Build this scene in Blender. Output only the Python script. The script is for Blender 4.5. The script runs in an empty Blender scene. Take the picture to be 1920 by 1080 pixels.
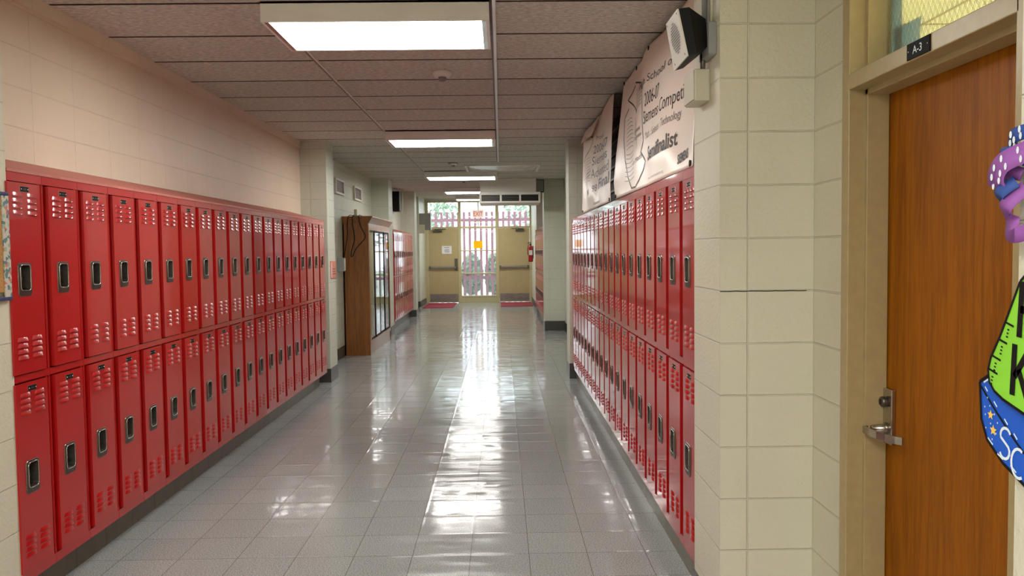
import bpy, bmesh, math, random
from mathutils import Vector, Matrix
random.seed(7)
C = bpy.context.scene.collection
S = bpy.context.scene
PI = math.pi

# ------------------------------------------------------------------ camera
cam_d = bpy.data.cameras.new('camera'); cam = bpy.data.objects.new('camera', cam_d); C.objects.link(cam)
cam_d.sensor_width = 36.0; cam_d.lens = 1492.0/1920*36; cam_d.clip_start = .02; cam_d.clip_end = 300
PITCH, YAW, ROLL, EYE = -.0472, .0135, -.0121, 1.5894
F = Vector((math.sin(YAW)*math.cos(PITCH), math.cos(YAW)*math.cos(PITCH), math.sin(PITCH)))
R0 = Vector((math.cos(YAW), -math.sin(YAW), 0)); U0 = R0.cross(F)
R1 = math.cos(ROLL)*R0 + math.sin(ROLL)*U0; U1 = -math.sin(ROLL)*R0 + math.cos(ROLL)*U0
M = Matrix((R1, U1, -F)).transposed().to_4x4(); M.translation = Vector((0, 0, EYE))
cam.matrix_world = M
S.camera = cam

# ------------------------------------------------------------------ world, exposure
S.view_settings.view_transform = 'Standard'; S.view_settings.look = 'None'
S.view_settings.gamma = 1; S.view_settings.use_curve_mapping = False
S.view_settings.exposure = 1.45
S.cycles.max_bounces = 10; S.cycles.diffuse_bounces = 6; S.cycles.glossy_bounces = 5
S.cycles.use_denoising = True
S.cycles.sample_clamp_indirect = 8.0
W = bpy.data.worlds.new('sky'); S.world = W; W.use_nodes = True
bg = W.node_tree.nodes['Background']; bg.inputs[0].default_value = (.84, .95, 1, 1); bg.inputs[1].default_value = 1.8
sun_d = bpy.data.lights.new('sun', 'SUN'); sun_d.energy = .5; sun_d.angle = .02; sun_d.color = (1, .95, .86)
sun = bpy.data.objects.new('sun', sun_d); C.objects.link(sun); sun.rotation_euler = (math.radians(48), math.radians(12), 0)
sun.location = (0, 40, 20)
LAMP = 9.0        # strength of the ceiling fixtures
# the classroom's own ceiling light
rl = bpy.data.lights.new('classroom_light', 'AREA'); rl.energy = 300; rl.size = 1.2; rl.color = (1, .96, .82)
rlo = bpy.data.objects.new('classroom_light', rl); C.objects.link(rlo); rlo.location = (3.6, 3.2, 2.7)

# added fill lamp, unseen behind the camera, to brighten the near pillar
al = bpy.data.lights.new('fill_light', 'AREA'); al.shape = 'RECTANGLE'; al.size = 2.7; al.size_y = 1.6; al.energy = 70; al.color = (1, .985, .95)
alo = bpy.data.objects.new('fill_light', al); C.objects.link(alo); alo.location = (-.6, -2.2, 2.9)

# ------------------------------------------------------------------ materials
MATS = {}
def newmat(name):
    m = bpy.data.materials.new(name); m.use_nodes = True; MATS[name] = m
    nt = m.node_tree; b = nt.nodes['Principled BSDF']
    return m, nt, b
def N(nt, t, **kw):
    n = nt.nodes.new(t)
    for k, v in kw.items():
        if k in n.inputs: n.inputs[k].default_value = v
        else: setattr(n, k, v)
    return n
def L(nt, a, ao, b, bi): nt.links.new(a.outputs[ao], b.inputs[bi])
def lin(r, g, b):
    f = lambda c: (c/255/12.92) if c/255 <= .04045 else ((c/255+.055)/1.055)**2.4
    return (f(r), f(g), f(b), 1)
def simple(name, col, rough=.5, metal=0, spec=.5, noise=0, scale=20, bump=0, stretch=None, emit=None, estr=0, coat=0):
    m, nt, b = newmat(name)
    b.inputs['Base Color'].default_value = col; b.inputs['Roughness'].default_value = rough
    b.inputs['Metallic'].default_value = metal; b.inputs['Specular IOR Level'].default_value = spec
    b.inputs['Coat Weight'].default_value = coat; b.inputs['Coat Roughness'].default_value = .05
    if emit: b.inputs['Emission Color'].default_value = emit; b.inputs['Emission Strength'].default_value = estr
    if noise or bump:
        tc = N(nt, 'ShaderNodeNewGeometry'); mp = N(nt, 'ShaderNodeMapping')
        if stretch: mp.inputs['Scale'].default_value = stretch
        L(nt, tc, 'Position', mp, 'Vector')
        no = N(nt, 'ShaderNodeTexNoise', Scale=scale, Detail=5.0); L(nt, mp, 0, no, 'Vector')
        if noise:
            mx = N(nt, 'ShaderNodeMixRGB', blend_type='MULTIPLY'); mx.inputs[0].default_value = 1
            mx.inputs[1].default_value = col
            mr = N(nt, 'ShaderNodeMapRange'); mr.inputs['From Min'].default_value = .3; mr.inputs['From Max'].default_value = .7
            mr.inputs['To Min'].default_value = 1-noise; mr.inputs['To Max'].default_value = 1+noise*.3
            L(nt, no, 0, mr, 0); L(nt, mr, 0, mx, 2); L(nt, mx, 0, b, 'Base Color')
        if bump:
            bp = N(nt, 'ShaderNodeBump', Strength=1.0, Distance=bump); L(nt, no, 0, bp, 'Height'); L(nt, bp, 0, b, 'Normal')
    return m

def block_wall(name, col, ox, oy, rough=.45, grain=.0022, mortar_dark=.93, groove=.0028):
    """painted concrete block, stack bond 406 x 203 mm, the joints raked"""
    m, nt, b = newmat(name)
    g = N(nt, 'ShaderNodeNewGeometry')
    sp = N(nt, 'ShaderNodeSeparateXYZ'); L(nt, g, 'Position', sp, 0)
    sn = N(nt, 'ShaderNodeSeparateXYZ'); L(nt, g, 'True Normal', sn, 0)
    ab = N(nt, 'ShaderNodeMath', operation='ABSOLUTE'); L(nt, sn, 0, ab, 0)
    gt = N(nt, 'ShaderNodeMath', operation='GREATER_THAN'); L(nt, ab, 0, gt, 0); gt.inputs[1].default_value = .5
    ax = N(nt, 'ShaderNodeMath', operation='SUBTRACT'); L(nt, sp, 0, ax, 0); ax.inputs[1].default_value = ox - 4.064*2
    ay = N(nt, 'ShaderNodeMath', operation='SUBTRACT'); L(nt, sp, 1, ay, 0); ay.inputs[1].default_value = oy - 4.064*5
    mx = N(nt, 'ShaderNodeMix', data_type='FLOAT'); L(nt, gt, 0, mx, 0); L(nt, ax, 0, mx, 2); L(nt, ay, 0, mx, 3)
    cb = N(nt, 'ShaderNodeCombineXYZ'); L(nt, mx, 0, cb, 0); L(nt, sp, 2, cb, 1)
    br = N(nt, 'ShaderNodeTexBrick', offset=0.0, squash=1.0)
    for k, v in (('Scale', 1.0), ('Brick Width', .4064), ('Row Height', .2032), ('Mortar Size', .0042), ('Mortar Smooth', .6)):
        br.inputs[k].default_value = v
    L(nt, cb, 0, br, 'Vector')
    no = N(nt, 'ShaderNodeTexNoise', Scale=70.0, Detail=6.0); L(nt, g, 'Position', no, 'Vector')
    n2 = N(nt, 'ShaderNodeTexNoise', Scale=1.6, Detail=3.0); L(nt, g, 'Position', n2, 'Vector')
    b1 = N(nt, 'ShaderNodeBump', Strength=.8, Distance=grain); L(nt, no, 0, b1, 'Height')
    b2 = N(nt, 'ShaderNodeBump', Strength=1.0, Distance=groove, invert=True); L(nt, br, 'Fac', b2, 'Height'); L(nt, b1, 0, b2, 'Normal')
    L(nt, b2, 0, b, 'Normal')
    mr = N(nt, 'ShaderNodeMapRange'); L(nt, n2, 0, mr, 0)
    mr.inputs['From Min'].default_value = .3; mr.inputs['From Max'].default_value = .7
    mr.inputs['To Min'].default_value = .94; mr.inputs['To Max'].default_value = 1.02
    c1 = N(nt, 'ShaderNodeMixRGB', blend_type='MULTIPLY'); c1.inputs[0].default_value = 1; c1.inputs[1].default_value = col; L(nt, mr, 0, c1, 2)
    c2 = N(nt, 'ShaderNodeMixRGB', blend_type='MULTIPLY'); L(nt, br, 'Fac', c2, 0); L(nt, c1, 0, c2, 1); c2.inputs[2].default_value = (mortar_dark,)*3+(1,)
    L(nt, c2, 0, b, 'Base Color')
    b.inputs['Roughness'].default_value = rough; b.inputs['Specular IOR Level'].default_value = .3
    return m
block_wall('block_left', lin(222, 205, 184), -2.18, 4.20, grain=.0012, mortar_dark=.95, groove=.0016)
block_wall('block_right', lin(214, 209, 190), .95, 3.0516, grain=.0036)
block_wall('block_far', lin(208, 210, 194), .95, .1)

def floor_mat():
    m, nt, b = newmat('floor_tile')
    g = N(nt, 'ShaderNodeNewGeometry'); P = .3048
    mp = N(nt, 'ShaderNodeMapping'); mp.inputs['Location'].default_value = ((.1775+P*40)/P, (-4.1027+P*60)/P, 0); mp.inputs['Scale'].default_value = (1/P, 1/P, 1)
    L(nt, g, 'Position', mp, 'Vector')
    fl = N(nt, 'ShaderNodeVectorMath', operation='FLOOR'); L(nt, mp, 0, fl, 0)
    fr = N(nt, 'ShaderNodeVectorMath', operation='FRACTION'); L(nt, mp, 0, fr, 0)
    wn = N(nt, 'ShaderNodeTexWhiteNoise', noise_dimensions='2D'); L(nt, fl, 0, wn, 'Vector')
    # joint distance
    s = N(nt, 'ShaderNodeSeparateXYZ'); L(nt, fr, 0, s, 0)
    def edge(i):
        a = N(nt, 'ShaderNodeMath', operation='SUBTRACT'); L(nt, s, i, a, 0); a.inputs[1].default_value = .5
        c = N(nt, 'ShaderNodeMath', operation='ABSOLUTE'); L(nt, a, 0, c, 0); return c
    mxm = N(nt, 'ShaderNodeMath', operation='MAXIMUM'); L(nt, edge(0), 0, mxm, 0); L(nt, edge(1), 0, mxm, 1)
    jt = N(nt, 'ShaderNodeMath', operation='GREATER_THAN'); L(nt, mxm, 0, jt, 0); jt.inputs[1].default_value = .4955
    lift = N(nt, 'ShaderNodeMapRange', interpolation_type='SMOOTHSTEP'); L(nt, mxm, 0, lift, 0)
    lift.inputs['From Min'].default_value = .44; lift.inputs['From Max'].default_value = .5; lift.inputs['To Min'].default_value = 0; lift.inputs['To Max'].default_value = 1
    # tilt of each tile plus wax ripple
    sub = N(nt, 'ShaderNodeVectorMath', operation='SUBTRACT'); L(nt, wn, 'Color', sub, 0); sub.inputs[1].default_value = (.5, .5, .5)
    sc = N(nt, 'ShaderNodeVectorMath', operation='MULTIPLY'); L(nt, sub, 0, sc, 0); sc.inputs[1].default_value = (.006, .009, 0)
    w1 = N(nt, 'ShaderNodeTexNoise', Scale=8.0, Detail=3.0); L(nt, g, 'Position', w1, 'Vector')
    s1 = N(nt, 'ShaderNodeVectorMath', operation='SUBTRACT'); L(nt, w1, 'Color', s1, 0); s1.inputs[1].default_value = (.5, .5, .5)
    m1 = N(nt, 'ShaderNodeVectorMath', operation='MULTIPLY'); L(nt, s1, 0, m1, 0); m1.inputs[1].default_value = (.024, .05, 0)
    a1 = N(nt, 'ShaderNodeVectorMath', operation='ADD'); L(nt, sc, 0, a1, 0); L(nt, m1, 0, a1, 1)
    a2 = N(nt, 'ShaderNodeVectorMath', operation='ADD'); L(nt, a1, 0, a2, 0); L(nt, g, 'Normal', a2, 1)
    nn = N(nt, 'ShaderNodeVectorMath', operation='NORMALIZE'); L(nt, a2, 0, nn, 0)
    bp = N(nt, 'ShaderNodeBump', Strength=.25, Distance=.002); L(nt, lift, 0, bp, 'Height'); L(nt, nn, 0, bp, 'Normal')
    n3 = N(nt, 'ShaderNodeTexNoise', Scale=160.0, Detail=4.0); L(nt, g, 'Position', n3, 'Vector')
    b3 = N(nt, 'ShaderNodeBump', Strength=.06, Distance=.0006); L(nt, n3, 0, b3, 'Height'); L(nt, bp, 0, b3, 'Normal')
    L(nt, b3, 0, b, 'Normal')
    # colour
    cr = N(nt, 'ShaderNodeValToRGB'); L(nt, n3, 0, cr, 0)
    cr.color_ramp.elements[0].position = .38; cr.color_ramp.elements[0].color = lin(122, 125, 125)
    cr.color_ramp.elements[1].position = .60; cr.color_ramp.elements[1].color = lin(170, 173, 172)
    tv = N(nt, 'ShaderNodeMapRange'); L(nt, wn, 'Value', tv, 0); tv.inputs['To Min'].default_value = .95; tv.inputs['To Max'].default_value = 1.03
    c1 = N(nt, 'ShaderNodeMixRGB', blend_type='MULTIPLY'); c1.inputs[0].default_value = 1; L(nt, cr, 0, c1, 1); L(nt, tv, 0, c1, 2)
    c2 = N(nt, 'ShaderNodeMixRGB'); L(nt, jt, 0, c2, 0); L(nt, c1, 0, c2, 1); c2.inputs[2].default_value = lin(88, 84, 80)
    L(nt, c2, 0, b, 'Base Color')
    mr = N(nt, 'ShaderNodeMapping'); mr.inputs['Scale'].default_value = (1.1, 5.5, 1); L(nt, g, 'Position', mr, 0)
    nr = N(nt, 'ShaderNodeTexNoise', Scale=2.2, Detail=4.0, Roughness=.6); L(nt, mr, 0, nr, 'Vector')
    rr = N(nt, 'ShaderNodeMapRange'); L(nt, nr, 0, rr, 0); rr.inputs['From Min'].default_value = .38; rr.inputs['From Max'].default_value = .66
    rr.inputs['To Min'].default_value = .055; rr.inputs['To Max'].default_value = .21; L(nt, rr, 0, b, 'Roughness')
    b.inputs['Specular IOR Level'].default_value = .36
floor_mat()

def ceiling_mat():
    m, nt, b = newmat('ceiling_board')
    g = N(nt, 'ShaderNodeNewGeometry'); s = N(nt, 'ShaderNodeSeparateXYZ'); L(nt, g, 'Position', s, 0)
    a = N(nt, 'ShaderNodeMath', operation='MULTIPLY_ADD'); L(nt, s, 1, a, 0); a.inputs[1].default_value = 1/.648; a.inputs[2].default_value = -4.36/.648+30
    f = N(nt, 'ShaderNodeMath', operation='FRACT'); L(nt, a, 0, f, 0)
    fl = N(nt, 'ShaderNodeMath', operation='FLOOR'); L(nt, a, 0, fl, 0)
    d = N(nt, 'ShaderNodeMath', operation='SUBTRACT'); L(nt, f, 0, d, 0); d.inputs[1].default_value = .5
    ad = N(nt, 'ShaderNodeMath', operation='ABSOLUTE'); L(nt, d, 0, ad, 0)
    jt = N(nt, 'ShaderNodeMapRange'); L(nt, ad, 0, jt, 0)
    jt.inputs['From Min'].default_value = .478; jt.inputs['From Max'].default_value = .486
    wn = N(nt, 'ShaderNodeTexWhiteNoise', noise_dimensions='1D'); L(nt, fl, 0, wn, 'W')
    no = N(nt, 'ShaderNodeTexNoise', Scale=60.0, Detail=6.0, Roughness=.7)
    mp = N(nt, 'ShaderNodeMapping'); mp.inputs['Scale'].default_value = (.45, 1, 1); L(nt, g, 'Position', mp, 0); L(nt, mp, 0, no, 'Vector')
    cr = N(nt, 'ShaderNodeValToRGB'); L(nt, no, 0, cr, 0)
    cr.color_ramp.elements[0].position = .36; cr.color_ramp.elements[0].color = lin(172, 168, 159)
    cr.color_ramp.elements[1].position = .62; cr.color_ramp.elements[1].color = lin(221, 216, 207)
    tv = N(nt, 'ShaderNodeMapRange'); L(nt, wn, 'Value', tv, 0); tv.inputs['To Min'].default_value = .93; tv.inputs['To Max'].default_value = 1.03
    c1 = N(nt, 'ShaderNodeMixRGB', blend_type='MULTIPLY'); c1.inputs[0].default_value = 1; L(nt, cr, 0, c1, 1); L(nt, tv, 0, c1, 2)
    c2 = N(nt, 'ShaderNodeMixRGB'); L(nt, jt, 0, c2, 0); L(nt, c1, 0, c2, 1); c2.inputs[2].default_value = lin(52, 42, 38)
    L(nt, c2, 0, b, 'Base Color')
    bp = N(nt, 'ShaderNodeBump', Strength=1.0, Distance=.004); L(nt, no, 0, bp, 'Height')
    b2 = N(nt, 'ShaderNodeBump', Strength=1.0, Distance=.015, invert=True); L(nt, jt, 0, b2, 'Height'); L(nt, bp, 0, b2, 'Normal')
    L(nt, b2, 0, b, 'Normal'); b.inputs['Roughness'].default_value = .95; b.inputs['Specular IOR Level'].default_value = .1
ceiling_mat()

def wood_mat(name, c0, c1, rough=.4, spec=.5, coat=0, scale=9, stretch=(9, 9, .55)):
    m, nt, b = newmat(name)
    g = N(nt, 'ShaderNodeNewGeometry'); mp = N(nt, 'ShaderNodeMapping'); mp.inputs['Scale'].default_value = stretch; L(nt, g, 'Position', mp, 0)
    no = N(nt, 'ShaderNodeTexNoise', Scale=scale*.25, Detail=6.0, Distortion=1.2); L(nt, mp, 0, no, 'Vector')
    wv = N(nt, 'ShaderNodeTexNoise', Scale=scale*2, Detail=4.0); L(nt, mp, 0, wv, 'Vector')
    mx = N(nt, 'ShaderNodeMixRGB'); mx.inputs[0].default_value = .4; L(nt, no, 0, mx, 1); L(nt, wv, 0, mx, 2)
    cr = N(nt, 'ShaderNodeValToRGB'); L(nt, mx, 0, cr, 0)
    cr.color_ramp.elements[0].position = .38; cr.color_ramp.elements[0].color = c0
    cr.color_ramp.elements[1].position = .6; cr.color_ramp.elements[1].color = c1
    L(nt, cr, 0, b, 'Base Color'); b.inputs['Roughness'].default_value = rough
    b.inputs['Specular IOR Level'].default_value = spec; b.inputs['Coat Weight'].default_value = coat; b.inputs['Coat Roughness'].default_value = .1
wood_mat('oak_door', lin(132, 72, 0), lin(162, 94, 2), .5, spec=.22)
wood_mat('cabinet_wood', lin(116, 66, 14), lin(146, 88, 26), .4, coat=.5)

simple('locker_red', lin(176, 8, 10), .36, noise=.05, scale=2.5, bump=.0006, spec=.4, coat=.9)
simple('locker_gap_shade', lin(34, 3, 4), .7, spec=.2)  # dark red painted in for the shade inside door gaps and louvre slots
simple('locker_top_paint', lin(190, 110, 100), .5, noise=.1, scale=12)
simple('steel', lin(190, 184, 176), .25, metal=1, noise=.1, scale=90)
simple('dark_steel', lin(120, 114, 108), .38, metal=1, noise=.3, scale=120)
simple('pocket', lin(84, 78, 72), .5, metal=.5, noise=.3, scale=60)
simple('black_plate', lin(18, 16, 17), .6, spec=.15)
simple('black', lin(14, 14, 15), .5, spec=.25)
simple('white_paint', lin(226, 222, 214), .4)
simple('fixture_paint', lin(238, 234, 228), .45)
simple('beige_frame', lin(176, 156, 114), .35, noise=.08, scale=30, bump=.0006)
simple('exit_frame', lin(194, 184, 142), .4, noise=.05, scale=12)
simple('exit_door_paint', lin(186, 168, 124), .4, noise=.06, scale=6)
simple('kick_metal', lin(150, 146, 142), .4, metal=.9, noise=.15, scale=8)
simple('base_tile', lin(104, 98, 82), .3, noise=.15, scale=10)
simple('base_black', lin(72, 70, 66), .3, noise=.1, scale=9)
simple('mat_red', lin(150, 44, 60), .9, noise=.25, scale=120, bump=.002)
simple('vinyl', lin(232, 216, 204), .33, spec=.5)
simple('ink', lin(52, 46, 48), .5)
simple('ink_grey', lin(128, 120, 118), .4)
simple('grey_box', lin(150, 152, 150), .45)
simple('box_beige', lin(206, 200, 178), .4)
simple('raceway', lin(210, 206, 204), .3, metal=.3)
simple('raceway_dark', lin(120, 108, 100), .5)
simple('vent_grey', lin(140, 128, 124), .5)

simple('white_paper', lin(238, 238, 240), .6)
simple('salmon', lin(222, 132, 112), .5)
simple('exit_face', lin(236, 216, 204), .5, emit=lin(236, 208, 192), estr=.12)
simple('exit_letters', lin(196, 58, 30), .5, emit=lin(224, 70, 30), estr=.1)
simple('ext_red', lin(176, 18, 24), .3)
simple('cork', lin(188, 140, 82), .9, noise=.3, scale=160, bump=.001)
simple('navy', lin(48, 52, 96), .5)
simple('blue_paint', lin(26, 92, 206), .45)
simple('green_paint', lin(140, 214, 62), .45)
simple('cyan_paint', lin(150, 214, 220), .45)
simple('white_ink', lin(226, 238, 246), .4)
simple('star_yellow', lin(250, 206, 96), .4)
simple('purple_cloth', lin(140, 80, 156), .7)
simple('blue_cloth', lin(44, 72, 142), .7)
simple('blue_sticker', lin(44, 74, 170), .4)

simple('room_cream', lin(238, 234, 196), .6)
simple('fence_wood', lin(112, 52, 66), .8, noise=.25, scale=6, stretch=(8, 8, 1))
simple('leaves', lin(120, 150, 112), .8, noise=.5, scale=6)
simple('bark', lin(96, 80, 66), .9, noise=.4, scale=12)
simple('ground', lin(150, 158, 140), .9, noise=.3, scale=2)
simple('mirror_dome', lin(205, 208, 206), .14, metal=.35)
simple('sensor_white', lin(220, 214, 206), .5)

def floral():
    m, nt, b = newmat('floral_border')
    g = N(nt, 'ShaderNodeNewGeometry'); v = N(nt, 'ShaderNodeTexVoronoi', Scale=70.0); L(nt, g, 'Position', v, 'Vector')
    cr = N(nt, 'ShaderNodeValToRGB'); s = N(nt, 'ShaderNodeSeparateColor'); L(nt, v, 'Color', s, 0); L(nt, s, 0, cr, 0)
    cr.color_ramp.interpolation = 'CONSTANT'
    e = cr.color_ramp.elements; e[0].color = lin(196, 190, 176); e[1].position = .55; e[1].color = lin(92, 122, 126)
    x = e.new(.75); x.color = lin(200, 120, 100); x = e.new(.88); x.color = lin(150, 170, 150)
    L(nt, cr, 0, b, 'Base Color'); b.inputs['Roughness'].default_value = .6
floral()

def lamp_mat():
    m, nt, b = newmat('diffuser')
    b.inputs['Base Color'].default_value = (.9, .9, .88, 1)
    b.inputs['Emission Color'].default_value = (1, .985, .925, 1); b.inputs['Emission Strength'].default_value = LAMP
lamp_mat()

def glass_mat(name, tint, gloss=.08, wire=False, haze=0.0, rough=.02):
    m = bpy.data.materials.new(name); m.use_nodes = True; MATS[name] = m; nt = m.node_tree
    nt.nodes.clear(); out = N(nt, 'ShaderNodeOutputMaterial')
    t = N(nt, 'ShaderNodeBsdfTransparent'); t.inputs[0].default_value = tint
    gl = N(nt, 'ShaderNodeBsdfGlossy'); gl.inputs['Roughness'].default_value = rough
    lw = N(nt, 'ShaderNodeLayerWeight', Blend=.25); ma = N(nt, 'ShaderNodeMath', operation='MULTIPLY_ADD'); L(nt, lw, 'Fresnel', ma, 0)
    ma.inputs[1].default_value = .7; ma.inputs[2].default_value = gloss
    mx = N(nt, 'ShaderNodeMixShader'); L(nt, ma, 0, mx, 0); L(nt, t, 0, mx, 1); L(nt, gl, 0, mx, 2)
    last = mx
    if haze:
        df = N(nt, 'ShaderNodeBsdfTranslucent'); df.inputs[0].default_value = (.85, .88, .95, 1)
        m2 = N(nt, 'ShaderNodeMixShader'); m2.inputs[0].default_value = haze; L(nt, last, 0, m2, 1); L(nt, df, 0, m2, 2); last = m2
    if wire:
        g = N(nt, 'ShaderNodeNewGeometry'); s = N(nt, 'ShaderNodeSeparateXYZ'); L(nt, g, 'Position', s, 0)
        outs = []
        for sg in (1, -1):
            a = N(nt, 'ShaderNodeMath', operation='MULTIPLY_ADD'); L(nt, s, 2, a, 0); a.inputs[1].default_value = sg*.62; L(nt, s, 1, a, 2)
            d = N(nt, 'ShaderNodeMath', operation='DIVIDE'); L(nt, a, 0, d, 0); d.inputs[1].default_value = .026
            f = N(nt, 'ShaderNodeMath', operation='FRACT'); L(nt, d, 0, f, 0)
            c = N(nt, 'ShaderNodeMath', operation='LESS_THAN'); L(nt, f, 0, c, 0); c.inputs[1].default_value = .06; outs.append(c)
        mxm = N(nt, 'ShaderNodeMath', operation='MAXIMUM'); L(nt, outs[0], 0, mxm, 0); L(nt, outs[1], 0, mxm, 1)
        wd = N(nt, 'ShaderNodeBsdfPrincipled'); wd.inputs['Base Color'].default_value = lin(130, 122, 96)
        m3 = N(nt, 'ShaderNodeMixShader'); L(nt, mxm, 0, m3, 0); L(nt, last, 0, m3, 1); L(nt, wd, 0, m3, 2); last = m3
    L(nt, last, 0, out, 0)
def thin(name, col, w=.6):
    m, nt, b = newmat(name); out = nt.nodes['Material Output']; b.inputs['Base Color'].default_value = col; b.inputs['Roughness'].default_value = .7
    t = N(nt, 'ShaderNodeBsdfTranslucent'); t.inputs[0].default_value = col
    mx = N(nt, 'ShaderNodeMixShader'); mx.inputs[0].default_value = w; L(nt, b, 0, mx, 1); L(nt, t, 0, mx, 2); L(nt, mx, 0, out, 0)
thin('yellow_paper', lin(255, 214, 10)); thin('blue_grey_cloth', lin(150, 178, 190), .75)
glass_mat('window_glass', (.97, .99, 1, 1), .03, haze=.06)
glass_mat('wire_glass', (.97, .98, .93, 1), .03, wire=True)
glass_mat('cabinet_glass', (.75, .8, .8, 1), .45, rough=.03)

# ------------------------------------------------------------------ mesh helpers
class MB:
    """collects faces with named materials, then links them as ONE mesh object"""
    def __init__(s): s.v = []; s.f = []; s.mi = []; s.ms = []; s.sm = []
    def m(s, name):
        if name not in s.ms: s.ms.append(name)
        return s.ms.index(name)
    def face(s, pts, mat, smooth=False):
        k = len(s.v); s.v += [tuple(p) for p in pts]; s.f.append(tuple(range(k, k+len(pts)))); s.mi.append(s.m(mat)); s.sm.append(smooth); return s
    def mesh(s, vs, fs, mat, smooth=False):
        k = len(s.v); s.v += [tuple(p) for p in vs]
        for f in fs: s.f.append(tuple(i+k for i in f)); s.mi.append(s.m(mat)); s.sm.append(smooth)
        return s
    def box(s, x0, x1, y0, y1, z0, z1, mat, bev=0):
        x0, x1 = min(x0, x1), max(x0, x1); y0, y1 = min(y0, y1), max(y0, y1); z0, z1 = min(z0, z1), max(z0, z1)
        if not bev:
            v = [(x0,y0,z0),(x1,y0,z0),(x1,y1,z0),(x0,y1,z0),(x0,y0,z1),(x1,y0,z1),(x1,y1,z1),(x0,y1,z1)]
            return s.mesh(v, [(0,3,2,1),(4,5,6,7),(0,1,5,4),(1,2,6,5),(2,3,7,6),(3,0,4,7)], mat)
        bm = bmesh.new(); bmesh.ops.create_cube(bm, size=1)
        for q in bm.verts: q.co = Vector(((x0+x1)/2+q.co.x*(x1-x0), (y0+y1)/2+q.co.y*(y1-y0), (z0+z1)/2+q.co.z*(z1-z0)))
        bmesh.ops.bevel(bm, geom=list(bm.edges), offset=bev, segments=2, affect='EDGES', profile=.5)
        return s.bm(bm, mat)
    def bm(s, bm, mat, smooth=False):
        bm.verts.ensure_lookup_table(); bm.verts.index_update()
        s.mesh([q.co.copy() for q in bm.verts], [[q.index for q in f.verts] for f in bm.faces], mat, smooth); bm.free(); return s
    def hexa(s, a, b, mat):
        """solid between two quads a, b (four points each, same order)"""
        v = list(a)+list(b)
        return s.mesh(v, [(3,2,1,0),(4,5,6,7),(0,1,5,4),(1,2,6,5),(2,3,7,6),(3,0,4,7)], mat)
    def tube(s, pts, r, mat, n=8, caps=True):
        pts = [Vector(p) for p in pts]; rings = []
        rr = r if isinstance(r, (list, tuple)) else [r]*len(pts)
        up = None
        for i, p in enumerate(pts):
            t = (pts[min(i+1, len(pts)-1)]-pts[max(i-1, 0)]).normalized()
            if up is None: up = t.orthogonal().normalized()
            up = (up - t*up.dot(t)).normalized(); sd = t.cross(up)
            rings.append([p + (up*math.cos(2*PI*k/n)+sd*math.sin(2*PI*k/n))*rr[i] for k in range(n)])
        vs = [q for rg in rings for q in rg]; fs = []
        for i in range(len(rings)-1):
            for k in range(n): fs.append((i*n+k, i*n+(k+1) % n, (i+1)*n+(k+1) % n, (i+1)*n+k))
        if caps: fs.append(tuple(range(n))[::-1]); fs.append(tuple((len(rings)-1)*n+k for k in range(n)))
        return s.mesh(vs, fs, mat, True)
    def lathe(s, c, prof, mat, n=24, axis='z'):
        """prof: (radius, height) pairs"""
        vs = []; fs = []
        for r, h in prof:
            for k in range(n):
                a = 2*PI*k/n; p = (r*math.cos(a), r*math.sin(a), h)
                if axis == 'x': p = (p[2], p[0], p[1])
                if axis == 'y': p = (p[0], p[2], p[1])
                vs.append((c[0]+p[0], c[1]+p[1], c[2]+p[2]))
        for i in range(len(prof)-1):
            for k in range(n): fs.append((i*n+k, i*n+(k+1) % n, (i+1)*n+(k+1) % n, (i+1)*n+k))
        fs.append(tuple(range(n))[::-1]); fs.append(tuple((len(prof)-1)*n+k for k in range(n)))
        return s.mesh(vs, fs, mat, True)
    def build(s, name, parent=None, loc=None, shade=None):
        me = bpy.data.meshes.new(name); me.from_pydata(s.v, [], s.f)
        for n in s.ms: me.materials.append(MATS[n])
        me.polygons.foreach_set('material_index', s.mi); me.polygons.foreach_set('use_smooth', s.sm); me.update()
        bm = bmesh.new(); bm.from_mesh(me); bmesh.ops.recalc_face_normals(bm, faces=bm.faces); bm.to_mesh(me); bm.free()
        o = bpy.data.objects.new(name, me); C.objects.link(o)
        if parent: o.parent = parent
        if loc: o.location = loc
        return o
def tag(o, label, cat, group=None):
    o['label'] = label; o['category'] = cat
    if group: o['group'] = group
    return o
def thing(name, label, cat, loc=(0, 0, 0), rz=0, group=None):
    o = bpy.data.objects.new(name, None); C.objects.link(o); o.location = loc; o.rotation_euler = (0, 0, rz); o.empty_display_size = .1
    return tag(o, label, cat, group)
def struct(mb, name, parent=None):
    o = mb.build(name, parent)
    if not parent: o['kind'] = 'structure'
    return o
def copy_tree(o, parent=None):
    c = o.copy(); C.objects.link(c); c.parent = parent
    for ch in o.children: copy_tree(ch, c)
    return c
def text_mesh(s, size=1.0, bold=0.0, space=1.0):
    """vertices (x, y) and faces of a word, cap height = size, starting at x = 0"""
    cu = bpy.data.curves.new('t', 'FONT'); cu.body = s; cu.size = 1.0; cu.offset = bold; cu.space_character = space; cu.resolution_u = 3
    o = bpy.data.objects.new('t', cu); C.objects.link(o)
    dg = bpy.context.evaluated_depsgraph_get(); me = bpy.data.meshes.new_from_object(o.evaluated_get(dg))
    vs = [(v.co.x, v.co.y) for v in me.vertices]; fs = [tuple(p.vertices) for p in me.polygons]
    bpy.data.objects.remove(o); bpy.data.curves.remove(cu); bpy.data.meshes.remove(me)
    k = size/.69
    x0 = min(v[0] for v in vs)
    return [((x-x0)*k, y*k) for x, y in vs], fs
def add_text(mb, s, mat, place, size, width=None, bold=0.0):
    """place(x, y) -> world point, x along the line, y up; width squeezes the word"""
    vs, fs = text_mesh(s, size, bold); w = max(v[0] for v in vs); k = (width/w) if width else 1
    mb.mesh([place(x*k, y) for x, y in vs], fs, mat)
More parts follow.
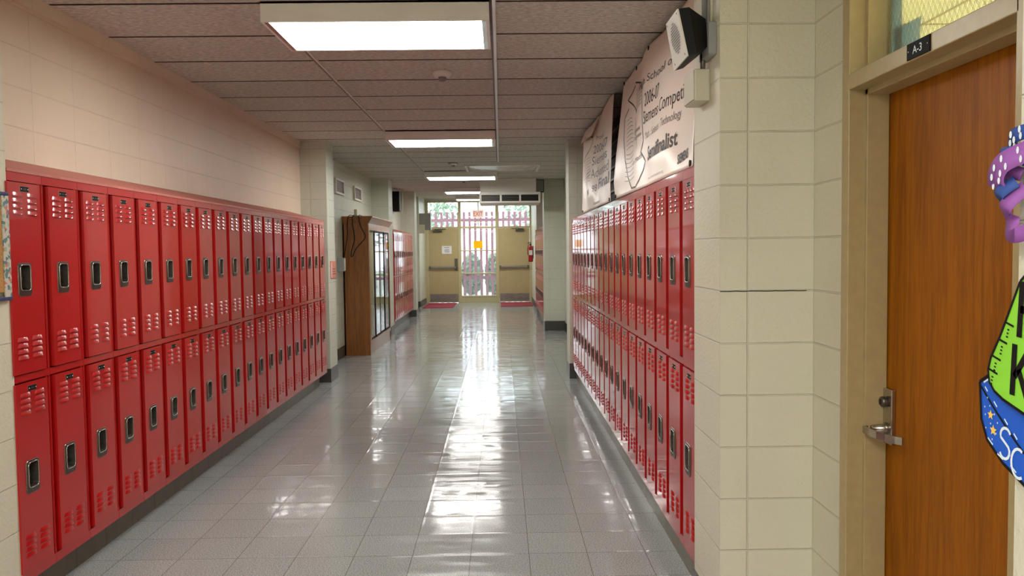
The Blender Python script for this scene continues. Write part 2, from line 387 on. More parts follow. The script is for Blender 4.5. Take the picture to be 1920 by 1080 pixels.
def stroke(mb, pts, w, place, mat, closed=False):
    """flat ribbon along 2-D points"""
    P_ = [Vector((p[0], p[1])) for p in pts]
    if closed: P_ = P_+[P_[0]]
    Ls, Rs = [], []
    for i, p in enumerate(P_):
        t = (P_[min(i+1, len(P_)-1)]-P_[max(i-1, 0)]); t = t.normalized() if t.length else Vector((1, 0))
        n = Vector((-t.y, t.x))*w/2; Ls.append(p+n); Rs.append(p-n)
    vs = [place(q.x, q.y) for q in Ls+Rs]; k = len(P_)
    mb.mesh(vs, [(i, i+1, k+i+1, k+i) for i in range(k-1)], mat)

# ------------------------------------------------------------------ the setting
XL, XR = -2.42, 1.25       # backs of the recesses
YE = 24.5
def ceil_z(y):
    pts = [(-9, 2.932), (13, 2.932), (15.5, 2.962), (19.4, 3.04), (24.6, 3.2)]
    for (a, za), (b, zb) in zip(pts, pts[1:]):
        if y <= b: return za+(zb-za)*(y-a)/(b-a)
    return pts[-1][1]
struct(MB().box(-2.7, 1.45, -9, 24.6, -.1, 0, 'floor_tile'), 'floor')
mb = MB(); ys = [-9, 13, 15.5, 19.4, 24.6]
for a, b in zip(ys, ys[1:]):
    mb.hexa([(-2.7, a, ceil_z(a)), (1.45, a, ceil_z(a)), (1.45, b, ceil_z(b)), (-2.7, b, ceil_z(b))],
            [(-2.7, a, 3.5), (1.45, a, 3.5), (1.45, b, 3.5), (-2.7, b, 3.5)], 'ceiling_board')
struct(mb, 'ceiling')
mb = MB(); H = 3.35
for x, a, b, m_ in ((-2.09, -9, 3.415, 'block_right'), (-2.42, 3.415, 9.72, 'block_left'), (-2.103, 9.72, 10.14, 'block_far'), (-2.42, 10.14, 15.05, 'block_far'),
                (-2.10, 15.05, 15.55, 'block_far'), (-2.42, 15.55, 19.38, 'block_far'), (-2.08, 19.38, 19.85, 'block_far'), (-2.42, 19.85, 22.65, 'block_far'), (-2.31, 22.65, 24.6, 'block_far')):
    mb.box(-2.75, x, a, b, 0, H, m_)
struct(mb, 'wall_left')
mb = MB()
for x, a, b, m_ in ((.85, -9, 1.295, 'block_right'), (1.205, 1.295, 1.795, 'block_right'), (1.205, 2.79, 3.05, 'block_right'), (.842, 3.05, 3.456, 'block_right'), (1.25, 3.456, 9.75, 'block_far'),
                (.838, 9.75, 10.18, 'block_far'), (1.25, 10.18, 15.65, 'block_far'), (.858, 15.65, 16.2, 'block_far'), (1.25, 16.2, 20.95, 'block_far'), (.945, 20.95, 24.6, 'block_far')):
    mb.box(x, 1.5 if (a < 1.2 or a > 3.1) else 1.36, a, b, 0, H, m_)
mb.box(1.205, 1.36, 1.795, 2.79, 2.86, H, 'block_right')
wr = struct(mb, 'wall_right')
# the open mortar joint on the near pillar
mb = MB(); pts = [(.842+i*.0305, 1.4222+random.uniform(-.0016, .0016)) for i in range(12)]
stroke(mb, pts, .003, lambda x, y: (x, 3.049, y), 'black'); mb.build('mortar_crack', wr)
struct(MB().box(-2.75, 1.5, -9.2, -9, 0, H, 'block_right'), 'wall_back')
mb = MB(); mb.box(-2.75, 1.5, YE, YE+.2, 3.135, H, 'white_paint').box(-2.75, -2.315, YE, YE+.2, 0, H, 'white_paint').box(.985, 1.5, YE, YE+.2, 0, H, 'white_paint')
struct(mb, 'wall_far')
# strip where the left wall meets the ceiling
struct(MB().box(-2.42, -2.40, 3.415, 9.72, 2.86, 2.932, 'block_left'), 'trim_1')
# plinths under the lockers, with tile joints
def plinth(x0, x1, a, b, h, name):
    mb = MB(); y = a; 
    while y < b-.001:
        e = min(y+.3048, b); mb.box(x0, x1, y+.0012, e-.0012, 0, h, 'base_tile'); y = e
    mb.box(x0+.002*(1 if x1 > x0 else -1), x1-.002*(1 if x1 > x0 else -1), a, b, 0, h-.001, 'base_black')
    struct(mb, name)
plinth(-2.42, -2.185, 3.416, 9.47, .162, 'trim_2'); plinth(1.25, .905, 3.457, 9.62, .162, 'trim_3')
plinth(-2.42, -2.22, 15.77, 19.2, .19, 'trim_4'); plinth(1.25, .985, 16.9, 20.6, .12, 'trim_5')
mb = MB()
def basebd(mb, x, a, b, side, h=.17):
    mb.box(x, x+side*.008, a, b, 0, h, 'base_black', bev=.002)
for x, a, b in ((-2.103, 9.715, 10.14), (-2.42, 10.14, 15.05), (-2.10, 15.045, 15.55), (-2.08, 19.37, 19.85), (-2.42, 19.85, 22.65), (-2.31, 22.64, 24.5), (-2.09, -8.9, 3.415)):
    basebd(mb, x, a, b, 1)
for x0, x1, y in ((-2.42, -2.095, 9.715), (-2.42, -2.09, 15.045), (-2.42, -2.07, 19.37), (-2.42, -2.302, 22.64)):
    mb.box(x0, x1, y-.004, y+.004, 0, .17, 'base_black', bev=.002)
struct(mb, 'baseboard_left')
mb = MB()
for x, a, b in ((.838, 9.745, 10.18), (1.25, 10.18, 15.65), (.858, 15.64, 16.2), (.945, 20.94, 24.5), (.85, -8.9, 1.295), (.842, 3.045, 3.456)):
    basebd(mb, x, a, b, -1)
for x0, x1, y in ((.83, 1.25, 9.745), (.85, 1.25, 15.64), (.937, 1.25, 20.94), (.834, 1.205, 3.045)):
    mb.box(x0, x1, y-.004, y+.004, 0, .19, 'base_black', bev=.002)
struct(mb, 'baseboard_right')
# side doorway frame of the right-hand recess between the pillars
mb = MB(); mb.box(1.19, 1.25, 14.2, 14.3, 0, 2.3, 'beige_frame').box(1.19, 1.25, 13.1, 13.2, 0, 2.3, 'beige_frame').box(1.19, 1.25, 13.2, 14.2, 2.2, 2.3, 'beige_frame').box(1.22, 1.25, 13.2, 14.2, 0, 2.2, 'oak_door')
struct(mb, 'door_4')
# classroom behind the wooden door
mb = MB(); mb.box(1.5, 6, 0, 7, -.1, 0, 'floor_tile'); struct(mb, 'floor')
mb = MB(); mb.box(1.36, 6, 0, 7, 3.0, 3.1, 'room_cream')
for k in range(8): mb.box(1.5+k*.6, 1.512+k*.6, 0, 7, 2.992, 3.0, 'beige_frame')
for k in range(11): mb.box(1.5, 6, .3+k*.6, .312+k*.6, 2.992, 3.0, 'beige_frame')
struct(mb, 'ceiling')
mb = MB(); mb.box(6, 6.1, 0, 7, 0, 3, 'room_cream').box(1.5, 6, 6.9, 7, 0, 3, 'room_cream').box(1.5, 6, 0, .1, 0, 3, 'room_cream')
for z in (2.15, 2.55): mb.box(5.985, 6, 0, 7, z, z+.02, 'beige_frame').box(1.5, 6, 6.885, 6.9, z, z+.02, 'beige_frame')
struct(mb, 'wall_classroom')

# ------------------------------------------------------------------ exit wall: window_1, door_1, door_2
mb = MB(); Y0, Y1 = YE-.02, YE+.1
fm = 'exit_frame'
for a, b in ((-2.315, -2.222), (-1.302, -1.214), (-.158, -.062), (.888, .987)): mb.box(a, b, Y0, Y1, 0, 3.135, fm, bev=.006)
for a, b, z0, z1 in ((-2.3, .98, 3.08, 3.135), (-2.3, .98, 2.275, 2.338), (-1.22, -.15, 1.617, 1.580), (-1.22, -.15, .913, .870), (-1.22, -.15, 0, .215)):
    mb.box(a, b, Y0+.003, Y1-.003, z0, z1, fm, bev=.004)
mb.box(-.70, -.668, Y0+.004, Y1-.004, 2.338, 3.08, fm)
mb.box(-1.2, -.17, Y0-.004, Y0+.01, .16, .172, 'kick_metal')
wf = struct(mb, 'window_1')
for x0, x1, z0, z1 in ((-2.222, -1.302, 2.338, 3.08), (-1.214, -.70, 2.338, 3.08), (-.668, -.158, 2.338, 3.08), (-.062, .888, 2.338, 3.08),
                       (-1.214, -.158, 1.617, 2.275), (-1.214, -.158, .913, 1.58), (-1.214, -.158, .215, .87)):
    MB().box(x0, x1, YE+.035, YE+.041, z0, z1, 'window_glass').build('pane', wf)
def exit_door(x0, x1, name, hinge):
    d = struct(MB().box(x0, x1, YE, YE+.045, .012, 2.272, 'exit_door_paint', bev=.004), name)
    MB().box(x0+.03, x1-.02, YE-.004, YE, .05, .27, 'kick_metal').build('kick_plate', d)
    MB().box(x0+.02, x1-.02, YE-.012, YE+.0, .012, .035, 'steel').build('door_sweep', d)
    mb = MB(); z = 1.09
    mb.box(x0+.04, x1-.05, YE-.075, YE-.035, z-.03, z+.03, 'kick_metal', bev=.008)
    e0, e1 = (x0+.04, x1-.05)
    for e in (e0, e1): mb.box(e-.03, e+.03, YE-.08, YE, z-.045, z+.045, 'dark_steel', bev=.008)
    mb.build('push_bar', d)
    s = 1 if hinge == 'l' else -1; hx = x0 if hinge == 'l' else x1
    mb = MB(); mb.box(hx+s*.15, hx+s*.42, YE-.07, YE, 2.17, 2.235, 'dark_steel', bev=.01)
    mb.tube([(hx+s*.2, YE-.08, 2.25), (hx+s*.55, YE-.2, 2.26), (hx+s*.3, YE-.04, 2.27)], .012, 'dark_steel')
    mb.build('door_closer', d)
    return d
d1 = exit_door(-2.218, -1.306, 'door_1', 'l'); d2 = exit_door(-.058, .884, 'door_2', 'r')
MB().box(-1.42, -1.33, YE-.05, YE, 1.0, 1.36, 'dark_steel', bev=.01).build('lock_case', d1)
o = tag(MB().box(-1.81, -1.51, YE-.006, YE-.001, 1.51, 1.75, 'white_paper').build('paper_notice'), 'white printed notice taped on the left exit door', 'notice')
mb = MB()
for k, z in enumerate((1.70, 1.64, 1.60, 1.56)): mb.box(-1.74+.02*(k % 2), -1.58, YE-.0075, YE-.0062, z, z+.012, 'ink')
mb.build('printed_lines', o)
tag(MB().box(-.835, -.555, YE+.02, YE+.03, 1.665, 1.895, 'yellow_paper').build('paper_sheet'), 'yellow paper taped on the glass between the exit doors', 'paper')
t = thing('exit_sign', 'small EXIT sign with orange letters hanging before the transom window', 'sign', (-.68, YE-.1, 2.60))
MB().box(-.17, .17, -.02, .02, 0, .235, 'exit_face', bev=.006).build('sign_panel', t)
MB().box(-.01, .01, -.01, .08, .225, .25, 'kick_metal').build('bracket', t)
mb = MB(); add_text(mb, 'EXIT', 'exit_letters', lambda x, y: (-.135+x, -.0215, .05+y), .135, .27, .01); mb.build('letters', t)
# things around the exit
for nm, a, b, c, d, lb in (('floor_mat', -2.22, -1.36, 22.3, 24.35, 'dark red door mat on the floor in front of the door with the white notice'),
                       ('floor_mat', -.02, .90, 22.55, 24.35, 'dark red door mat on the floor near the fire extinguisher')):
    tag(MB().box(a, b, c, d, 0, .012, 'mat_red', bev=.003).build(nm), lb, 'door mat')
t = thing('control_box', 'grey metal electrical box high on the wall beside the exit door', 'electrical box', (-2.31, 22.8, 2.15))
MB().box(0, .33, -.1, .12, .05, .52, 'grey_box', bev=.006).build('box_body', t); MB().box(0, .16, -.13, -.1, -.05, .2, 'box_beige', bev=.005).build('junction', t)
t = thing('fire_extinguisher', 'red fire extinguisher hanging on the wall beside the exit door', 'fire extinguisher', (.86, 23.0, 1.25))
MB().lathe((0, 0, 0), [(.05, 0), (.068, .02), (.068, .40), (.05, .455), (.022, .48)], 'ext_red').build('cylinder', t)
mb = MB(); mb.lathe((0, 0, .48), [(.02, 0), (.02, .04)], 'black').box(-.09, .02, -.012, .012, .52, .535, 'black').box(-.08, .02, -.012, .012, .555, .57, 'black'); mb.build('valve', t)
MB().tube([(0, -.02, .51), (-.06, -.06, .48), (-.085, -.07, .36), (-.08, -.06, .2)], .011, 'black').build('hose', t)
MB().box(-.05, .05, -.0695, -.066, .2, .34, 'white_paper').build('label_sticker', t)
MB().box(.06, .085, -.03, .03, .1, .46, 'dark_steel').build('bracket', t)

# ------------------------------------------------------------------ lockers
def rounded(w0, w1, h0, h1, r, n=4):
    pts = []
    for cx, cy, a0 in ((w1-r, h1-r, 0), (w0+r, h1-r, 90), (w0+r, h0+r, 180), (w1-r, h0+r, 270)):
        for k in range(n+1):
            a = math.radians(a0+90*k/n); pts.append((cx+r*math.cos(a), cy+r*math.sin(a)))
    return pts
def make_locker(P, z0, z1, label, cat='locker', nump='440'):
    """two-tier locker facing +x, its width along y, door pockets a little left of centre"""
    t = thing('locker', label, cat)
    hw = P/2; sc = (z1-z0)/1.79; Z = lambda z: z0+(z-.162)*sc
    mb = MB(); D = .33
    mb.box(-D, -.032, -hw+.0006, hw-.0006, z0+.002, z1-.002, 'locker_gap_shade')
    g = .0205
    for s_ in (-1, 1):
        mb.hexa([(-.034, s_*(hw-.0008), z0), (-.034, s_*(hw-g), z0), (-.007, s_*(hw-g), z0), (-.007, s_*(hw-.0035), z0)],
                [(-.034, s_*(hw-.0008), z1), (-.034, s_*(hw-g), z1), (-.007, s_*(hw-g), z1), (-.007, s_*(hw-.0035), z1)], 'locker_red')
    for a, b in ((Z(.162), Z(.206)), (Z(1.042), Z(1.073)), (Z(1.914), z1)): mb.box(-.034, .0005, -hw+.001, hw-.001, a, b, 'locker_red')
    mb.box(-D-.002, -.013, -hw+.0004, hw-.0004, z1-.004, z1, 'locker_red')
    mb.build('locker_frame', t)
    dw = hw-.0325
    for za, zb in ((Z(1.078), Z(1.909)), (Z(.211), Z(1.037))):
        mb = MB(); T = .010; hz = Z(1.492) if zb > 1.4 else Z(.625)
        hz0, hz1 = hz-.056, hz+.064; hy = -.022; ha, hb = hy-.036, hy+.036
        ysx = [-dw, ha, hb, dw]; zsx = [za, hz0, hz1, zb]
        for i in range(3):
            for j in range(3):
                if i == 1 and j == 1: continue
                mb.face([(T, ysx[i], zsx[j]), (T, ysx[i+1], zsx[j]), (T, ysx[i+1], zsx[j+1]), (T, ysx[i], zsx[j+1])], 'locker_red')
        for (ya, yb, zc, zd) in ((-dw, dw, za, za), (-dw, dw, zb, zb)):
            mb.face([(T, ya, zc), (T, yb, zc), (-.012, yb, zc), (-.012, ya, zc)], 'locker_red')
        for yy in (-dw, dw): mb.face([(T, yy, za), (T, yy, zb), (-.012, yy, zb), (-.012, yy, za)], 'locker_red')
        for base in (zb-.052, za+.150):
            for cy in (-.052, .055):
                for k in range(4):
                    z = base-k*.0262; y0, y1 = cy-.04, cy+.04; h = .0065
                    A = [(T, y0, z-.008), (T, y1, z-.008)]; Mx = [(T+h, y0+.012, z-.008), (T+h, y1-.012, z-.008)]
                    Md = [(T+h*.85, y0+.014, z+.001), (T+h*.85, y1-.014, z+.001)]; B_ = [(T, y0+.008, z+.009), (T, y1-.008, z+.009)]
                    mb.mesh(A+Mx+Md+B_, [(2, 3, 5, 4), (4, 5, 7, 6), (0, 2, 4), (0, 4, 6), (1, 5, 3), (1, 7, 5)], 'locker_red', True)
                    mb.mesh(A+Mx, [(0, 1, 3, 2)], 'locker_gap_shade')
        d = mb.build('door', t)
        # stainless pocket
        mb = MB(); ou = rounded(hy-.050, hy+.050, hz-.078, hz+.070, .018); inn = rounded(hy-.037, hy+.037, hz-.052, hz+.060, .016); n = len(ou)
        inn2 = [(hy+(y-hy)*.9, hz+(z-hz)*.92) for y, z in inn]
        vs = [(T+.0005, y, z) for y, z in ou]+[(T+.0035, hy+(y-hy)*.96, hz+(z-hz)*.97) for y, z in ou]+[(T+.0045, y, z) for y, z in inn]+[(-.024, y, z) for y, z in inn2]
        fs = []
        for r_ in range(3):
            for k in range(n): fs.append((r_*n+k, r_*n+(k+1) % n, (r_+1)*n+(k+1) % n, (r_+1)*n+k))
        mb.mesh(vs, fs[:n], 'dark_steel', True); mb.mesh(vs, fs[n:2*n], 'dark_steel', True)
        mb.mesh(vs, fs[2*n:], 'pocket', True); mb.face([(-.024, y, z) for y, z in inn2], 'pocket')
        hd = mb.build('handle', d)
        # bright rolled lip
        lip = [(T+.0055, y, z) for y, z in inn]; lip.append(lip[0])
        MB().tube(lip, .0026, 'steel', n=6, caps=False).build('lip', hd)
        mb = MB(); mb.box(-.023, -.004, hy-.034, hy-.008, hz-.022, hz+.012, 'black', bev=.003).lathe((-.006, hy-.004, hz-.002), [(.011, -.016), (.012, 0), (.008, .004)], 'dark_steel', n=14, axis='x')
        mb.box(-.023, -.008, hy-.033, hy-.012, hz+.03, hz+.052, 'black').box(-.023, -.015, hy-.012, hy-.008, hz-.045, hz+.045, 'steel')
        mb.build('latch', hd)
        pz = zb-.027
        mb = MB(); mb.box(T, T+.0018, -.032, .032, pz-.0125, pz+.0125, 'steel').box(T+.0018, T+.0024, -.029, .029, pz-.0105, pz+.0105, 'black_plate')
        for s_ in (-1, 1): mb.lathe((T+.0024, s_*.024, pz), [(.0028, 0), (.0022, .0012)], 'white_paint', n=8, axis='x')
        add_text(mb, nump, 'dark_steel', lambda x, y: (T+.0028, -.012+x, pz-.005+y), .010, .024)
        mb.build('number_plate', d)
    return t
ORD = ['first', 'second', 'third', 'fourth', 'fifth', 'sixth', 'seventh', 'eighth', 'ninth', 'tenth', 'eleventh', 'twelfth', 'thirteenth', 'fourteenth', 'fifteenth', 'sixteenth', 'seventeenth', 'eighteenth', 'nineteenth', 'twentieth']
def row(proto, xs, y0, P, n, rz, group, labf):
    for i in range(n):
        o = proto if i == 0 else copy_tree(proto)
        o.location = (xs, y0+P*(i+.5), 0); o.rotation_euler = (0, 0, rz); o['label'] = labf(ORD[i]); o['group'] = group; o['category'] = 'locker'
PL = .3048
p = make_locker(PL, .162, 1.952, 'x'); row(p, -2.0915, 3.374+.0, PL, 20, 0, 'red lockers in the row beside the cork board', lambda s: f'red two-tier locker, {s} from the cork board in the row under the sloped pink top')
PR = .3155
p = make_locker(PR, .162, 1.946, 'x'); row(p, .86, 3.4575-.029, PR, 19, PI, 'glossy red lockers under the banners', lambda s: f'glossy red two-tier locker, {s} from the near block pillar in the row under the banners')
p = make_locker(PL, .20, 1.99, 'x'); row(p, -2.12, 15.80, PL, 11, 0, 'distant red lockers past the display cabinet', lambda s: f'small distant red locker, {s} beyond the wooden display cabinet')
p = make_locker(PL, .13, 2.02, 'x'); row(p, .90, 16.95, PL, 12, PI, 'distant red lockers near the fire extinguisher', lambda s: f'small distant red locker in the row near the extinguisher, {s} from its camera end')
# sloped tops
def hood(name, label, xf, xb, y0, y1, zf, zb, mat):
    mb = MB(); s_ = 1 if xf > xb else -1; e = .0
    a = [(xf+s_*.004, y0, zf), (xb, y0, zf), (xb, y0, zb), (xf+s_*.004, y0, zf+.012)]
    b = [(xf+s_*.004, y1, zf), (xb, y1, zf), (xb, y1-.25 if y1 > 9 and y0 < 5 else y1, zb), (xf+s_*.004, y1, zf+.012)]
    mb.hexa(a, b, mat)
    return tag(mb.build(name), label, 'metal cover')
hood('sheet_metal_hood', 'long faded red sloped top over the locker row beside the cork board', -2.0915, -2.419, 3.417, 9.47, 1.953, 2.065, 'locker_top_paint')
hood('sheet_metal_hood', 'faded red sloped top on the distant lockers past the display cabinet', -2.12, -2.419, 15.80, 19.15, 1.991, 2.10, 'locker_top_paint')
mb = MB(); mb.box(.8595, 1.249, 3.4575, 9.423, 1.9465, 1.953, 'locker_red'); tag(mb.build('sheet_metal_cover'), 'flat red sheet top on the glossy lockers beneath the banners', 'metal cover')
mb = MB(); mb.box(.90, 1.249, 16.95, 20.6, 2.021, 2.10, 'locker_red'); tag(mb.build('sheet_metal_cover'), 'red top strip on the distant lockers near the fire extinguisher', 'metal cover')
tag(MB().box(.868, .90, 9.425, 9.745, .162, 1.946, 'locker_red', bev=.002).build('filler_panel'), 'narrow red metal filler panel between the glossy lockers and the far block pillar', 'panel')
# wheelchair sticker
t = thing('accessibility_sticker', 'blue wheelchair symbol sticker on the lower locker door next to the near pillar', 'sticker', (.853, 3.56, .855))
mb = MB(); mb.face([(-.0005, -.05*1, -.045), (-.0005, -.05, .045), (-.0005, .05, .045), (-.0005, .05, -.045)], 'blue_sticker'); mb.build('sticker_face', t)
mb = MB(); pl = lambda x, y: (-.0015, -x, y)
stroke(mb, [(-.008, .034), (-.006, .010), (.014, .008), (.022, -.018), (.030, -.014)], .006, pl, 'white_ink')
stroke(mb, [(.002+.02*math.cos(a), -.012+.02*math.sin(a)) for a in [math.radians(q) for q in range(110, 345, 20)]], .005, pl, 'white_ink')
stroke(mb, [(-.011+.004*math.cos(a), .037+.004*math.sin(a)) for a in [math.radians(q) for q in range(0, 361, 45)]], .005, pl, 'white_ink')
mb.build('wheelchair_symbol', t)

# ------------------------------------------------------------------ ceiling fixtures
def fixture(yc, label, lit=True):
    z = ceil_z(yc)
    t = thing('ceiling_light', label, 'ceiling light', (-.657, yc, z), group='fluorescent ceiling lights')
    w, l, h = .61, .3125, .108
    mb = MB()
    mb.box(-w, w, -l, -l+.016, -h, 0, 'fixture_paint').box(-w, w, l-.016, l, -h, 0, 'fixture_paint').box(-w, -w+.016, -l+.016, l-.016, -h, 0, 'fixture_paint').box(w-.016, w, -l+.016, l-.016, -h, 0, 'fixture_paint')
    mb.box(-w, w, -l, l, -.012, 0, 'fixture_paint'); mb.build('housing', t)
    mb = MB(); mb.box(-w+.016, -w+.04, -l+.016, l-.016, -h-.001, -h+.006, 'steel').box(w-.04, w-.016, -l+.016, l-.016, -h-.001, -h+.006, 'steel'); mb.build('lens_frame', t)
    MB().box(-w+.04, w-.04, -l+.016, l-.016, -h+.001, -h+.006, 'diffuser').build('diffuser', t)
    return t
fixture(4.64, 'large bright rectangular ceiling light nearest the camera')
fixture(9.21, 'bright rectangular ceiling light, second of the visible row')
fixture(13.78, 'bright rectangular ceiling light just past the domed ceiling mirror')
fixture(18.2, 'bright rectangular ceiling light half hidden behind the hanging heater unit')
fixture(22.8, 'bright ceiling light farthest away, right before the exit wall')
for y in (.07, -4.5): o = fixture(y, 'rectangular ceiling light overhead behind the camera')
# raceways
mb = MB(); mb.box(-.032, -.010, -8.9, 11.9, 2.905, 2.932, 'raceway', bev=.003)
mb.box(-.045, -.034, -8.9, 11.9, 2.926, 2.932, 'raceway_dark')
tag(mb.build('ceiling_conduit'), 'pale square metal raceway running along the middle of the ceiling', 'conduit')
for a, b, lb in ((4.96, 8.88, 'between the nearest and second lights'), (9.53, 13.44, 'between the second light and the third'), (14.11, 17.85, 'between the third light and the fourth')):
    za, zb = ceil_z(a), ceil_z(b)
    mb = MB(); mb.hexa([(-1.285, a, za-.012), (-1.267, a, za-.012), (-1.267, a, za), (-1.285, a, za)], [(-1.285, b, zb-.012), (-1.267, b, zb-.012), (-1.267, b, zb), (-1.285, b, zb)], 'raceway_dark')
    mb.hexa([(-1.267, a, za-.014), (-1.258, a, za-.014), (-1.258, a, za), (-1.267, a, za)], [(-1.267, b, zb-.014), (-1.258, b, zb-.014), (-1.258, b, zb), (-1.267, b, zb)], 'fixture_paint')
    tag(mb.build('ceiling_conduit'), 'thin raceway strip on the ceiling '+lb, 'conduit')
def detector(x, y, lb, s=1.0):
    z = ceil_z(y)
    t = thing('smoke_detector', lb, 'smoke detector', (x, y, z))
    MB().lathe((0, 0, 0), [(.075*s, 0), (.075*s, -.018*s), (.055*s, -.04*s)], 'sensor_white').build('base', t)
    MB().lathe((0, 0, -.04*s), [(.03*s, 0), (.03*s, -.02*s), (.02*s, -.03*s)], 'vent_grey').build('sensor', t)
detector(-.423, 6.04, 'white round smoke detector on the ceiling between the two nearest lights')
detector(-.71, 12.2, 'small smoke detector on the ceiling beside the domed mirror', .9)
detector(-.69, 15.3, 'small smoke detector on the ceiling past the third light', 1.0)
# domed mirror panel in the ceiling
t = thing('ceiling_dome_mirror', 'square silver domed mirror panel on the ceiling before the hanging heater', 'mirror', (.04, 12.9, 2.932))
mb = MB()
for a in ((-.59, .59, -.5, -.46), (-.59, .59, .46, .5), (-.59, -.55, -.46, .46), (.55, .59, -.46, .46)): mb.box(a[0], a[1], a[2], a[3], -.03, 0, 'white_paint')
mb.build('frame', t)
bm = bmesh.new(); n = 16; vs = [[bm.verts.new((-.55+1.1*i/n, -.46+.92*j/n, -.012-.04*(math.sin(PI*i/n)*math.sin(PI*j/n))**.7)) for j in range(n+1)] for i in range(n+1)]
for i in range(n):
    for j in range(n): bm.faces.new((vs[i][j], vs[i+1][j], vs[i+1][j+1], vs[i][j+1]))
MB().bm(bm, 'mirror_dome', True).build('dome', t)
# heater / fan unit
t = thing('ceiling_heater', 'white boxy heating unit with dark slotted grille hanging from the ceiling', 'heater', (.16, 15.2, 2.96))
MB().box(-.54, .53, 0, .9, -.27, 0, 'fixture_paint', bev=.01).build('duct_box', t)
mb = MB(); mb.box(-.55, .60, -.12, -.06, -.47, -.44, 'white_paint').box(-.55, .60, -.12, -.06, -.32, -.27, 'white_paint')
for x in (-.55, -.165, .20, .565): mb.box(x, x+.035, -.12, -.06, -.44, -.32, 'white_paint')
mb.box(-.55, .60, -.06, .9, -.47, -.27, 'white_paint'); mb.build('grille_frame', t)
mb = MB(); mb.box(-.52, .57, -.07, -.06, -.44, -.32, 'black')
for k in range(4): mb.box(-.515, .565, -.085, -.07, -.43+k*.028, -.424+k*.028, 'dark_steel')
mb.build('louvres', t)
t = thing('wall_speaker', 'small black speaker box fixed at the ceiling beside the hanging heater', 'speaker', (.858, 15.7, 2.72))
MB().box(-.17, 0, -.12, .05, 0, .24, 'black', bev=.006).build('cabinet', t); MB().box(-.16, -.01, -.124, -.12, .01, .23, 'grey_box').build('speaker_grille', t)
t = thing('wall_speaker', 'dark speaker box high on the wall above the distant locker row', 'speaker', (-2.42, 18.2, 2.5))
MB().box(0, .15, -.2, .1, 0, .45, 'black', bev=.01).build('cabinet', t); MB().tube([(.2, -.05, -.03), (.2, -.05, .5)], .012, 'white_paint').build('conduit', t)

# ------------------------------------------------------------------ recess with display cabinet
for y, lb in ((12.0, 'square framed air vent high on the wall, nearer the camera'), (13.5, 'square framed air vent high on the wall, above the cabinet')):
    t = thing('air_vent', lb, 'vent', (-2.42, y, 2.57))
    mb = MB()
    for a in ((-.31, .31, .085, .115), (-.31, .31, -.115, -.085), (-.31, -.275, -.085, .085), (.275, .31, -.085, .085)): mb.box(0, .035, a[0], a[1], a[2], a[3], 'white_paint', bev=.004)
    mb.build('vent_frame', t)
    mb = MB(); mb.box(0, .01, -.28, .28, -.09, .09, 'vent_grey')
    for k in range(7): mb.box(.01, .018, -.275, .275, -.08+k*.026, -.072+k*.026, 'vent_grey')
    mb.build('slats', t)
mb = MB(); mb.tube([(-2.405, 10.35, 1.5), (-2.405, 10.35, 2.83), (-2.33, 10.95, 2.925)], .012, 'box_beige')
tag(mb.build('wall_conduit'), 'thin vertical conduit on the wall just past the block pillar with the salmon sign', 'conduit')
t = thing('room_sign', 'small salmon coloured plate with lettering on the side of the block pillar', 'sign', (-2.103, 9.97, 1.27))
MB().box(.001, .012, -.14, .14, 0, .215, 'salmon', bev=.002).build('plate', t)
mb = MB()
for k in range(3): mb.box(.0121, .013, -.07, .10, .05+k*.03, .058+k*.03, 'ink')
mb.box(.0121, .013, -.13, -.10, .01, .2, 'white_paper'); mb.build('lettering', t)
t = thing('outlet_box', 'grey surface mounted outlet box on the wall beside the wooden display cabinet', 'outlet', (-2.42, 11.85, 1.31))
MB().box(0, .10, -.06, .06, 0, .2, 'grey_box', bev=.004).build('box', t); MB().box(.10, .106, -.05, .05, .01, .19, 'white_paint').build('cover', t)
t = thing('thermostat', 'small white control box on the wall above the display cabinet', 'control box', (-2.42, 13.3, 2.17))
MB().box(0, .05, -.05, .05, 0, .13, 'box_beige', bev=.006).build('cover', t)
# display cabinet, front facing +x
t = thing('display_cabinet', 'tall wooden display cabinet with glass sliding doors standing in the wall recess', 'cabinet', (-2.22, 13.35, 0))
cx0, cx1 = -.195, .20; cy0, cy1 = -1.13, 1.13
mb = MB(); mb.box(cx0, cx1, cy0, cy0+.03, 0, 2.08, 'cabinet_wood', bev=.002); mb.build('side_panel', t)
mb = MB(); mb.box(cx0, cx1, cy1-.03, cy1, 0, 2.08, 'cabinet_wood', bev=.002); mb.build('side_panel', t)
MB().box(cx0, cx0+.02, cy0, cy1, 0, 2.08, 'cabinet_wood').build('back_panel', t)
mb = MB(); mb.box(cx0, cx1-.02, cy0+.03, cy1-.03, .16, .19, 'cabinet_wood').box(cx0, cx1-.01, cy0+.03, cy1-.03, 0, .16, 'cabinet_wood'); mb.build('base', t)
mb = MB()
a = [(cx0, cy0-.0, 2.03), (cx1+.005, cy0, 2.03), (cx1+.06, cy0-.03, 2.12), (cx0, cy0-.03, 2.12)]; b = [(cx0, cy1, 2.03), (cx1+.005, cy1, 2.03), (cx1+.06, cy1+.03, 2.12), (cx0, cy1+.03, 2.12)]
mb.hexa(a, b, 'cabinet_wood'); mb.box(cx0, cx1+.07, cy0-.035, cy1+.035, 2.12, 2.14, 'cabinet_wood'); mb.build('cornice', t)
for z in (.62, 1.05, 1.5): MB().box(cx0+.02, cx1-.06, cy0+.03, cy1-.03, z, z+.02, 'cabinet_wood').build('shelf', t)
